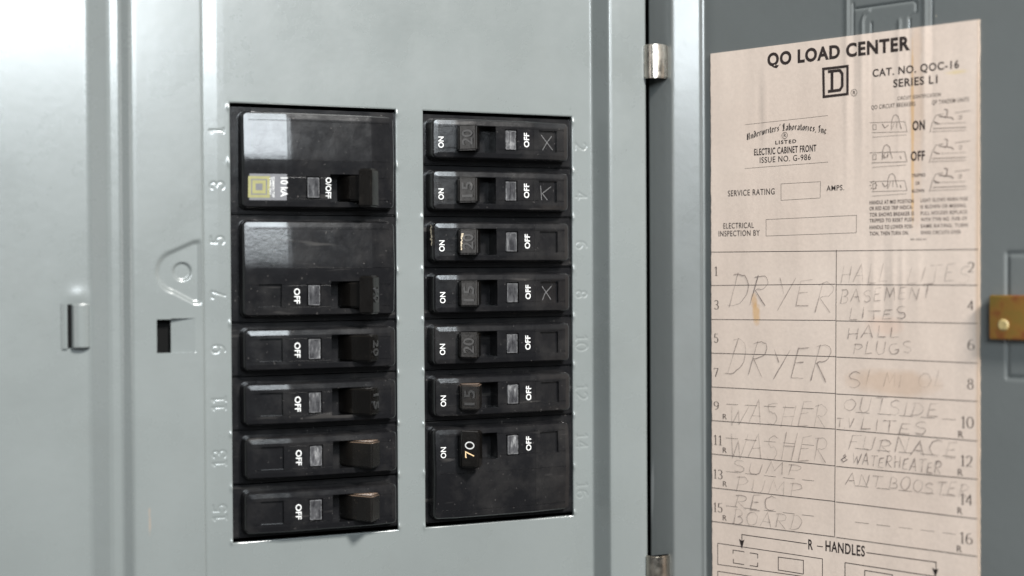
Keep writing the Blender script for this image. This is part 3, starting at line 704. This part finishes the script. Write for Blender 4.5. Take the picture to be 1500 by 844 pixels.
for row, sgn in ((0, 1), (-1, 1)):                     # folded edges of the door
    i = len(Vd)
    for k in range(len(dz)):
        Vd.append(P[row, k].tolist())
        Vd.append(list(door_pt(ds[row], dz[k], Od[row, k] - 12.0)))
    for k in range(len(dz) - 1):
        Fd.append([i + 2 * k, i + 2 * k + 1, i + 2 * k + 3, i + 2 * k + 2])
door = tag(empty('panel_door', (HX, HY, 0)), 'grey steel door swung open on hinges with buff paper chart inside', 'door')
DOFF = Vector((-HX, -HY, 0)) * S
o = add('door_skin', pymesh('door_skin', Vd, Fd, 45), door, 'grey_enamel_shaded'); o.location = DOFF
# sliding latch: a zinc-yellow plate on the inside of the door
bm = bmesh.new()
add_prism(bm, [(134.2, .6), (134.2, 2.4), (134.8, 2.8), (168, 2.8), (168, .6)], -5.6, 9.0)
lm = bm_mesh('slide_latch', bm, 40, .35)
o = add('slide_latch', lm, door, 'zinc_yellow')
ang = math.atan2(DD[1], DD[0])
# local x runs along the door, local -y towards the viewer's side of the skin
DM = Matrix(((DD[0], -DN[0], 0, 0), (DD[1], -DN[1], 0, 0), (0, 0, 1, 0), (0, 0, 0, 1)))
o.matrix_local = DM
bm = bmesh.new()
ring_ = [(2.0 * math.cos(k * math.pi / 10), 2.0 * math.sin(k * math.pi / 10)) for k in range(20)]
lo = [bm.verts.new((139.2 + a, -2.75, -.8 + b)) for a, b in ring_]
hi = [bm.verts.new((139.2 + a * .75, -3.25, -.8 + b * .75)) for a, b in ring_]
for k in range(20):
    bm.faces.new((lo[k], lo[(k + 1) % 20], hi[(k + 1) % 20], hi[k]))
bm.faces.new(hi)
add('latch_rivet', bm_mesh('latch_rivet', bm, 30), o, 'rivet_steel')
bm = bmesh.new()
add_prism(bm, [(140.5, -.05), (140.5, .62), (166, .62), (166, -.05)], -4.5, 8.2)
o = add('latch_guide', bm_mesh('latch_guide', bm), door, 'dark_steel'); o.matrix_local = DM

# ------------------------------------------------------------------ the paper chart on the door
def paper_off(s, z):
    """height of the sheet above the door plane: it follows the pressed ridges behind it and has dried in soft waves"""
    top = 1 / (1 + math.exp(-(z - 62) / 12))
    q = .30
    for c, a, w in ((80.6, .11, 1.2), (83.4, -.06, .9), (86.6, .11, 1.2), (90.4, -.06, .8), (100.8, .09, 1.1), (104.8, -.07, .9), (110.4, .11, 1.2), (113.2, -.06, .9)):
        q += a * top * math.exp(-((s - c) / w) ** 2)
    mid = math.exp(-((z - 12) / 13) ** 2)
    for c, a, w in ((91, .09, 1.2), (95, -.08, 1.1), (98.5, .10, 1.2), (102, .09, 1.0), (86, .07, 1.5), (108, .06, 1.5)):
        q += a * mid * math.exp(-((s - c) / w) ** 2)
    q += .12 * math.exp(-((s - 46.5) / 1.4) ** 2) * math.exp(-((z - 78) / 16) ** 2)
    q -= .08 * math.exp(-((s - 44) / 1.2) ** 2) * math.exp(-((z - 76) / 14) ** 2)
    q += .03 * math.sin(s * .31 + z * .06) + .04 * math.sin(z * .19 - s * .07) + .012 * math.sin(s * .83 + 1.0) * math.sin(z * .05)
    return q
chart = tag(empty('circuit_chart', (HX, HY, 0)), 'aged buff paper circuit chart with pencilled entries, pasted inside the open door', 'paper chart')
def split_long(flat, lim=.7):
    """cut long triangles so that flat print follows the waves of the sheet"""
    v = list(flat.v); todo = []; out = []
    for f in flat.f:
        todo += [f] if len(f) == 3 else [(f[0], f[k], f[k + 1]) for k in range(1, len(f) - 1)]
    mid = {}
    while todo:
        f = todo.pop()
        L = [(math.dist(v[f[k]][:2], v[f[(k + 1) % 3]][:2]), k) for k in range(3)]
        d, k = max(L)
        if d <= lim:
            out.append(f); continue
        a, b, c = f[k], f[(k + 1) % 3], f[(k + 2) % 3]
        key = (min(a, b), max(a, b))
        if key not in mid:
            mid[key] = len(v)
            v.append(tuple((p + q) / 2 for p, q in zip(v[a], v[b])))
        m_ = mid[key]
        todo += [(a, m_, c), (m_, b, c)]
    flat.v, flat.f = v, out
def chart_child(name, flat, mat, lift, parent=chart):
    split_long(flat)
    me = flat.mesh(name, lambda s, z, l: (s, -(paper_off(s, z) + lift + l), z))
    o = add(name, me, parent, mat)
    if parent is chart:
        o.matrix_local = DM
    return o
ps = np.unique(np.round(np.concatenate([spaced(22.2, 78, 1.2), spaced(78, 116, .4), spaced(116, 130.0, 1.2)]), 3))
pz = spaced(-150, 100.8, 1.6)
PV, PF = [], []
rr = random.Random(9)
for s in ps:
    for z in pz:
        e = rr.uniform(-.10, .10) if s in (ps[0], ps[-1]) else 0
        PV.append((s + e, -paper_off(s, z), z))
PF = grid_faces(len(ps), len(pz), None, False)
def pidx(i, j): return i * len(pz) + j
ring = [pidx(0, j) for j in range(len(pz))], [pidx(len(ps) - 1, j) for j in range(len(pz))], [pidx(i, len(pz) - 1) for i in range(len(ps))]
for line_ in ring:
    b = len(PV)
    PV += [(PV[k][0], .05, PV[k][2]) for k in line_]
    for k in range(len(line_) - 1):
        PF.append([line_[k], line_[k + 1], b + k + 1, b + k])
o = add('paper_sheet', pymesh('paper_sheet', PV, PF, 60), chart, 'old_paper'); o.matrix_local = DM

ff = Flat()
BLOCKS = {}
def block(name, mat='ink'):
    return BLOCKS.setdefault((name, mat), Flat())
for t, x0, y0, x1, y1, cap, bold in TEXTS:
    if t in ('R',) and cap < 2.2:
        nm = ('reserve_letter%.1f_%.0f' % (y0, x0), 'thin_ink')
    elif t in ('R', 'HANDLES'):
        nm = ('handle_caption', 'ink')
    elif y0 > 90: nm = ('title', 'ink')
    elif cap > 2.4 and x0 > 85 and y0 > 78: nm = ('catalogue_number', 'ink')
    elif x0 > 85 and y0 > 72: nm = ('diagram_heading', 'thin_ink')
    elif t in ('ON', 'OFF'): nm = ('switch_caption%.0f' % y0, 'ink')
    elif 104 < x0 < 108 and 42 < y0: nm = ('tripped_caption', 'thin_ink')
    elif x0 > 85: nm = ('instruction_text%d' % (x0 > 100), 'thin_ink')
    elif y0 > 50: nm = ('listing_mark', 'ink')
    else: nm = ('form_caption%.0f_%d' % (y0 / 12, x0 > 55), 'ink')
    wide = t == 'LISTED'
    put_text(block(*nm), t, x0, (y0 + y1) / 2, x1, cap, .03 if wide else bold * .8 + .006, 1.35 if wide else 1.12)
for t, x0, y0, x1, cap in NUMS:
    w, items = layout(t, DIG, .12)
    k = (x1 - x0) / w
    for x, ch, pl in items:
        for p_ in pl:
            q = densify([(x0 + (x + a) * k, y0 + b * cap) for a, b in p_], .35)
            block('row_number' + t).ribbon(q, lambda dx, dy: .13 + .26 * abs(dy) ** 1.5)
UA, UB, UC = UL_ARC
fl = block('listing_mark')
co = np.polyfit([UA[0], UB[0], UC[0]], [UA[1], UB[1], UC[1]], 2)
w, items = layout("Underwriters' Laboratories, Inc.", BLK, .07, .22)
k = (UC[0] - UA[0]) / w
for x, ch, pl in items:
    for p_ in pl:
        q = []
        for a, b in p_:
            s_ = UA[0] + (x + a) * k
            q.append((s_, float(np.polyval(co, s_)) + b * UL_CAP))
        fl.nib(q, .40, 42)
rl = Flat(); lg_ = Flat()
for (c_, r_), tgt in zip(CIRC, (fl, lg_)):
    tgt.ribbon([(c_[0] + r_ * math.cos(a * math.pi / 12), c_[1] + r_ * math.sin(a * math.pi / 12)) for a in range(25)], .16)
    put_text(tgt, 'R', c_[0] - r_ * .42, c_[1] - r_ * .5, c_[0] + r_ * .48, r_ * 1.05, .01)
import re
for (nm, mt), f_ in BLOCKS.items():
    chart_child(re.sub(r'[0-9._-]+$', '', nm), f_, mt, .03)
for i, (w, pts) in enumerate(LINES):
    (lg_ if i == 0 else rl).ribbon(densify(pts, 2.0), w * (1.3 if i == 0 else 1.1 if w > .15 else 1))
for tip, a, b, c in ARROWS:
    rl.poly([tip, a, b]); rl.poly([tip, b, c])
chart_child('ruled_lines', rl, 'ink', .012)
tl, tr, br, bl = LOGO_D
dq = [(tl[0] - .5, tl[1]), (tr[0] - 1.3, tr[1]), (tr[0] - .35, tr[1] - 1.3), (br[0] - .35, br[1] + 1.3), (br[0] - 1.3, br[1]), (bl[0] - .5, bl[1])]
lg_.ribbon(dq, 1.1)
lg_.ribbon([(tl[0] + 1.15, tl[1]), (bl[0] + 1.15, bl[1])], 1.15)
chart_child('emblem', lg_, 'ink', .02)
for w, pts in ICONS:
    ff.ribbon(densify(pts, 1.2), w * 1.15)
chart_child('diagram_sketches', ff, 'faint_ink', .02)
hr = random.Random(21)
PM = {}
for n_, (t, x0, y0, x1, y1, hgt, st, sl) in enumerate(HAND):
    w, items = layout(t, PEN, .16)
    kx = (x1 - x0) / w
    key = min((.2, .3, .42, .55, .72, .95), key=lambda q: abs(q - st))
    fl_ = Flat()
    for x, ch, pl in items:
        jy = hr.uniform(-.08, .08) * hgt; js = hr.uniform(.82, 1.12); jl = sl + .16 + hr.uniform(-.16, .16)
        press = hr.uniform(.78, 1.25)
        for p_ in pl:
            q = []
            for a, b in p_:
                yy = (b * js + hr.uniform(-.03, .03)) * hgt
                q.append((x0 + (x + a + hr.uniform(-.02, .02)) * kx + jl * (yy - hgt * .4) * .5, y0 + (y1 - y0) * x / max(w, .1) + yy + jy))
            q = [(a + hr.uniform(-.05, .05), b + hr.uniform(-.05, .05)) for a, b in densify(q, .6)]
            w0 = (.30 if hgt < 8 else .34) + .12 * key
            nq = len(q); ph = hr.uniform(0, 6)
            fl_.ribbon(q, [press * w0 * (.78 + .38 * math.sin(ph + 2.2 * i_ / max(1, nq - 1) * 2)) * (.55 if i_ in (0, nq - 1) else 1) for i_ in range(nq)])
    if key not in PM:
        PM[key] = pencil('pencil_%d' % int(key * 100), min(1.0, key * .80 + .08))
    chart_child('pencil_entry', fl_, PM[key], .10)

# ------------------------------------------------------------------ circuit breakers
# local frame: u = x along the breaker, v towards the viewer (y = -v), z up; left-hand breakers are turned half a turn
U0, U1 = -28.25, 28.25
def crown(z, poles):
    return 0.075 * (np.sqrt(z * z + 3.0) - 1.732) if poles == 2 else 0 * z
def face_v(u):
    return np.minimum.reduce([6.0 + 0 * u, 6.0 + (u + 18.6) * .150, 6.0 - (u - 12.3) * .122])
def body_mesh(poles, square):
    hz = poles * 9.525
    z0 = hz - 9.525                              # the pole that carries the handle
    V, F = [], []
    # base flange
    hb = hz - .16
    bm = bmesh.new()
    add_box(bm, -34.5, 34.5, 1.35, 14.0, -hb, hb)
    base = bm_mesh('b', bm, None, .5, 2)
    nb = len(base.vertices)
    V += [tuple(v.co / S) for v in base.vertices]; F += [tuple(p.vertices) for p in base.polygons]
    bpy.data.meshes.remove(base)
    # raised block: rings from the flange up to the flat of the face
    hzb = hz - 1.7
    IN = 2.7
    ub = spaced(U0 + IN, U1 - IN, .8); zbk = spaced(-hzb + IN, hzb - IN, .8)
    def outline(d):
        R = max(2.4 - d, .02); a, b = U1 - d, hzb - d
        cu, cz_ = a - R, b - R
        pts = []
        sx = ub * (cu / (U1 - IN)); sz = zbk * (cz_ / (hzb - IN))
        pts += [(q, -b) for q in sx]
        pts += [(cu + R * math.sin(t), -cz_ - R * math.cos(t)) for t in np.linspace(0, math.pi / 2, 11)[1:-1]]
        pts += [(a, q) for q in sz]
        pts += [(cu + R * math.cos(t), cz_ + R * math.sin(t)) for t in np.linspace(0, math.pi / 2, 11)[1:-1]]
        pts += [(q, b) for q in sx[::-1]]
        pts += [(-cu - R * math.sin(t), cz_ + R * math.cos(t)) for t in np.linspace(0, math.pi / 2, 11)[1:-1]]
        pts += [(-a, q) for q in sz[::-1]]
        pts += [(-cu - R * math.cos(t), -cz_ - R * math.sin(t)) for t in np.linspace(0, math.pi / 2, 11)[1:-1]]
        return pts
    prev = None
    for d, vv in ((0, -2.0), (.12, 0.0), (.40, 3.2), (.52, 4.75), (.72, 5.30), (1.10, 5.76 if poles == 1 else 5.90), (IN, 6.0)):
        pts = outline(d)
        i = len(V)
        V += [(u, -(vv if vv < 3 else float(face_v(np.array(u))) + vv - 6.0) + (crown(z, poles) if vv > 3 else 0), z) for u, z in pts]
        n = len(pts)
        if prev is not None:
            F += [(prev + k, prev + (k + 1) % n, i + (k + 1) % n, i + k) for k in range(n)]
        prev = i
    # face
    e = .05
    feats_u, feats_z = [], []
    holes = [(-9.7, -3.2, z0 - 4.85, z0 + 4.85, -3.0), (-17.6, -9.7, z0 - 4.85, z0 + 4.85, -3.0), (.5, 5.5, z0 - 3.9, z0 + 3.9, 4.9)]
    if square:
        holes.append((14.6, 22.4, z0 - 4.0, z0 + 4.0, None))
    for a, b, c, d_, _ in holes:
        feats_u += [a, a - e, b, b + e]; feats_z += [c, c - e, d_, d_ + e]
    gr = [z0 - 3.6, z0 + 4.3] + ([0.0, -hzb + 3.4] if poles == 2 else [])
    for q in gr:
        feats_z += [q - .22, q - .1, q + .1, q + .22]
    feats_u += [-18.6, 12.3, 12.35, 12.15, 12.25]
    uu = lines_with(spaced(U0 + IN, U1 - IN, 1.2), [q for q in feats_u if U0 + IN < q < U1 - IN])
    zz = lines_with(spaced(-hzb + IN, hzb - IN, 1.2), [q for q in feats_z if -hzb + IN < q < hzb - IN])
    Ug, Zg_ = np.meshgrid(uu, zz, indexing='ij')
    Vf = face_v(Ug) - crown(Zg_, poles)
    for q in gr:
        Vf = np.where(np.abs(Zg_ - q) < .15, Vf - .16, Vf)
    inseam = np.abs(Ug - 12.2) < .06
    Vf = np.where(inseam, Vf - .10, Vf)
    for a, b, c, d_, lev in holes:
        ins = (Ug >= a - 1e-4) & (Ug <= b + 1e-4) & (Zg_ >= c - 1e-4) & (Zg_ <= d_ + 1e-4)
        Vf = np.where(ins, (face_v(Ug) - .95 - crown(Zg_, poles)) if lev is None else lev - crown(Zg_, poles), Vf)
    i = len(V)
    V += [(u, -v, z) for u, v, z in zip(Ug.ravel().tolist(), Vf.ravel().tolist(), Zg_.ravel().tolist())]
    F += [tuple(i + k for k in q) for q in grid_faces(len(uu), len(zz))]
    return pymesh('body', V, F, 14)
HUB = [(-18.5, 2.5), (-19.2, 9.0), (-13.7, 13.3), (-9.9, 6.2), (-9.4, 5.3), (-8.6, 2.6), (-8.2, -2.6), (-18.5, -2.6)]
def handle_mesh(poles):
    bm = bmesh.new()
    if poles == 1:
        add_prism(bm, HUB, -4.7, 4.7)
        return bm_mesh('handle', bm, 35, .55, 3, 35)
    add_prism(bm, [(-18.5, 2.5), (-18.8, 7.0), (-12.8, 10.4), (-9.9, 6.2), (-9.4, 5.3), (-8.6, 2.6), (-8.2, -2.6), (-18.5, -2.6)], -4.55, 4.55)
    add_prism(bm, [(-19.0, 6.6), (-19.4, 9.3), (-14.1, 14.1), (-10.8, 9.6)], -6.8, 6.8)
    return bm_mesh('handle', bm, 35, .6, 3, 35)
FA, FB = Vector((-19.2, 9.0)), Vector((-13.9, 13.5))          # far and near edge of the tilted handle face
FA2, FB2 = Vector((-19.4, 9.3)), Vector((-14.1, 14.1))
def crowned(z):
    return .075 * (math.sqrt(z * z + 3.0) - 1.732)
def place_face(v0, zc):
    """text frame on the flat face: reading direction +z, letter tops towards -u"""
    return lambda x, y, l: (-y, -(float(face_v(np.array(-y))) + v0 + l - (crowned(zc + x) if zc else 0)), zc + x)
def place_handle(A, B, zc, lift=.05):
    mid = (A + B) / 2; t = (B - A).normalized(); n = Vector((-t.y, t.x))
    def f(x, y, l):
        q = mid - t * y + n * (lift + l)
        return (q.x, -q.y, zc + x)
    return f
def word(name, txt, uc, zc, length, cap, bold, place, mat, parent):
    """uc: middle of the letters along u, zc: middle along z"""
    fl = Flat()
    put_text(fl, txt, -length / 2, -uc - cap / 2, length / 2, cap, bold)
    return add(name, fl.mesh(name, place), parent, mat)
MESH = {}
def cached(key, fn):
    if key not in MESH:
        MESH[key] = fn()
    return MESH[key]
def window_mesh():
    bm = bmesh.new()
    add_box(bm, .8, 5.2, -5.75, -4.8, -3.6, 3.6)
    return bm_mesh('trip_window', bm, 35, .3, 2)
def rim_mesh():
    fl = Flat()
    fl.ribbon(densify([(1.05, -3.35), (4.95, -3.35), (4.95, 3.35), (1.05, 3.35), (1.05, -3.35)], .5), .26)
    return fl.mesh('window_rim', lambda u, z, l: (u, -5.80, z))
def raised_number(txt, poles):
    v, f = glyph_mesh(txt, .012, .02)
    cap, ln = (3.9, 5.6)
    A, B = (FA, FB) if poles == 1 else (FA2, FB2)
    pl = place_handle(A, B, 0, 0)
    a, b = v[:, 0].min(), v[:, 0].max()
    pts = [pl((x - (a + b) / 2) / (b - a) * ln, (y / CAP - .5) * cap, (z + .02) * 8.0) for x, y, z in v]
    return pymesh('rating_number', pts, f, 30)
def breaker(side, first, poles, label, rating=None, square=True, off='OFF', jog=(0, 0), dusty=False):
    """side -1 / +1, first: row of the topmost pole (0-7)"""
    zc = 66.7 - 19.05 * first - 9.525 * (poles - 1) + jog[1]
    xc = (31.3 if side < 0 else 101.25) + jog[0]
    r = empty('circuit_breaker', (xc, 0, zc), (0, math.pi if side < 0 else 0, 0))
    tag(r, label, 'circuit breaker', 'circuit breakers in the panel')
    z0 = 9.525 * (poles - 1)
    add('body', cached(('body', poles, square), lambda: body_mesh(poles, square)), r, 'black_plastic')
    h = add('handle', cached(('handle', poles, dusty), lambda: handle_mesh(poles)), r, 'dusty_handle_plastic' if dusty else 'handle_plastic')
    h.location.z = z0 * S
    if side < 0:                                   # the left-hand handles lean further over
        a_ = math.radians(-9)
        piv = Vector((-12.5, -2.0, 0)) * S
        h.rotation_euler = (0, 0, a_)
        h.location = piv - Matrix.Rotation(a_, 3, 'Z') @ piv + Vector((0, 0, z0 * S))
    if rating:
        n = add('rating_number', cached(('num', rating, poles), lambda: raised_number(rating, poles)), h, 'lettering_plastic')
    w = add('trip_window', cached('win', window_mesh), r, 'window_plastic')
    w.location.z = z0 * S
    add('window_rim', cached('rim', rim_mesh), w, 'window_rim_plastic')
    pf = place_face(.03, 0)
    if side > 0:
        wd = add('on_lettering', cached('on', lambda: word_mesh('ON', -24.6, 4.1, 1.9, .016)), r, 'white_print')
        wd.location.z = (z0 - 1.5) * S
    if off == 'OFF':
        wd = add('off_lettering', cached('off', lambda: word_mesh('OFF', 9.3, 5.4, 2.0, .018)), r, 'white_print')
        wd.location.z = (z0 + .2) * S
    return r, z0
def word_mesh(txt, uc, length, cap, bold):
    fl = Flat()
    put_text(fl, txt, -length / 2, -uc - cap / 2, length / 2, cap, bold)
    return fl.mesh('lettering', place_face(.03, 0))
def scratch_mark(r, z0, strokes, seed):
    fl = Flat(); q = random.Random(seed)
    for st in strokes:
        pts = densify([(a + q.uniform(-.12, .12), b + q.uniform(-.12, .12)) for a, b in st], .5)
        fl.ribbon(pts, .24)
    add('scratched_mark', fl.mesh('scratched_mark', lambda u, z, l: (u, -(float(face_v(np.array(u))) - .95 + .03 + l), z0 + z)), r, 'scratch')

L1, z1 = breaker(-1, 0, 2, 'double-width breaker with yellow square emblem and 10 kA label, top of the left column', None, False, None)
L2, _ = breaker(-1, 2, 2, 'double-width breaker marked 30 on its handle, second down in the left column', '30')
L3, _ = breaker(-1, 4, 1, 'dusty single breaker showing OFF beside embossed number 9', '20')
L4, _ = breaker(-1, 5, 1, 'dusty single breaker showing OFF beside embossed number 11', '15')
L5, _ = breaker(-1, 6, 1, 'single breaker with tan dust on its handle beside embossed number 13', None, jog=(.2, .1), dusty=True)
L6, _ = breaker(-1, 7, 1, 'single breaker with tan dust on its handle beside embossed number 15', None, dusty=True)
R1, _ = breaker(1, 0, 1, 'single breaker marked 20 with scratched X, beside embossed number 2', '20')
R2, _ = breaker(1, 1, 1, 'single breaker marked 15 with scratched K-like cross, beside embossed number 4', '15', jog=(-.1, 0))
R3, _ = breaker(1, 2, 1, 'single breaker marked 20 with cream paint smears, beside embossed number 6', '20', jog=(.1, 0))
R4, _ = breaker(1, 3, 1, 'single breaker marked 15 with scratched X, beside embossed number 8', '15', jog=(.3, 0))
R5, _ = breaker(1, 4, 1, 'single breaker marked 20 without any scratch, beside embossed number 10', '20', jog=(.1, 0))
R6, _ = breaker(1, 5, 1, 'single breaker marked 15 with dusty handle top, beside embossed number 12', '15', jog=(.3, 0), dusty=True)
R7, z7 = breaker(1, 6, 2, 'double-width breaker with 70 printed on its handle, bottom of the right column', None, jog=(.2, 0))
scratch_mark(R1, 0, [[(16.0, 2.4), (20.9, -3.0)], [(20.6, 2.2), (18.4, -.4), (16.6, -3.2)]], 1)
scratch_mark(R2, 0, [[(15.6, 2.2), (16.2, -3.0)], [(20.2, 2.0), (16.4, -.6), (18.6, -3.1)]], 2)
scratch_mark(R4, 0, [[(15.8, 2.2), (19.6, -2.8)], [(19.8, 2.4), (17.0, -.6), (15.9, -2.9)]], 3)
# 70 printed on the big handle: white 0, tan 7
pl = place_handle(FA2, FB2, 0, .05)
hd = [c for c in R7.children if c.name.startswith('handle')][0]
for txt, x0, x1, mt in (('7', -3.2, -.75, 'tan_print'), ('0', .1, 2.9, 'white_print')):
    fl = Flat()
    w, items = layout(txt, DIG if txt == '0' else DIG, 0)
    for x, ch, p_ in items:
        for q in p_:
            fl.ribbon(densify([(x0 + (x + a) / w * (x1 - x0), (b - .5) * 3.5) for a, b in q], .25), .44)
    add('rating_number', fl.mesh('rating_number', pl), hd, mt)
# labels of the top left breaker
def plate(name, u0, u1, za, zb, lift, mat, parent):
    fl = Flat()
    zs = spaced(za, zb, .8)
    for p, q in zip(zs, zs[1:]):
        fl.k = 0
        fl.poly([(-u0, p), (-u0, q), (-u1, q), (-u1, p)])
    me = fl.mesh(name, lambda a, b, l: (-a, -(float(face_v(np.array(-a))) + lift - crowned(b)), b))
    return add(name, me, parent, mat)
lab = plate('rating_label', 12.5, 25.45, z1 - 4.6, z1 + 4.6, .03, 'silver_label', L1)
fl = Flat()
uc, zc = 22.1, z1
for q, wd in ((3.25, 1.0), (1.75, 1.15)):
    qq = [(uc - q, zc - q), (uc + q, zc - q), (uc + q, zc + q), (uc - q, zc + q), (uc - q, zc - q)]
    fl.ribbon(densify(qq, .7), wd)
add('emblem', fl.mesh('emblem', lambda u, z, l: (u, -(float(face_v(np.array(u))) + .06 - crowned(z)), z)), lab, 'yellow_print')
fl = Flat()
put_text(fl, '10 kA', -3.4, -14.6, 3.4, 2.3, .02)
put_text(fl, 'COMMON TRIP', -3.6, -17.6, 3.6, .8, .02)
put_text(fl, 'TYPE QO', -3.4, -18.6, 2.6, .7, .02)
add('label_lettering', fl.mesh('label_lettering', place_face(.06, z1)), lab, 'white_print')
fl = Flat()
put_text(fl, 'O/OFF', -3.7, 1.6, 3.7, 1.9, .02)
add('off_lettering', fl.mesh('off_lettering', place_face(.03, z1)), L1, 'white_print')
# cream paint smears on the breaker beside number 6
rs = random.Random(5)
def smear(name, parent, place, pts, w):
    bm_v, fl = [], Flat()
    for a, b in pts:
        n = 7; ra = w * rs.uniform(.5, 1.2)
        fl.poly([(a + ra * rs.uniform(.6, 1.2) * math.cos(k * 2 * math.pi / n), b + ra * rs.uniform(.8, 1.8) * math.sin(k * 2 * math.pi / n)) for k in range(n)])
    return add(name, fl.mesh(name, place), parent, 'cream_paint')
smear('paint_smear', R3, lambda z, v, l: (-28.31 + .02 * v - l, -v, z), [(q, rs.uniform(3.2, 4.4)) for q in np.linspace(-1.0, 6.2, 22)], .42)
hd = [c for c in R3.children if c.name.startswith('handle')][0]
smear('paint_smear', hd, place_handle(FA, FB, 0, .05), [(-3.0 + .5 * k + rs.uniform(-.2, .2), 2.7 - .06 * k * rs.random()) for k in range(13)], .36)
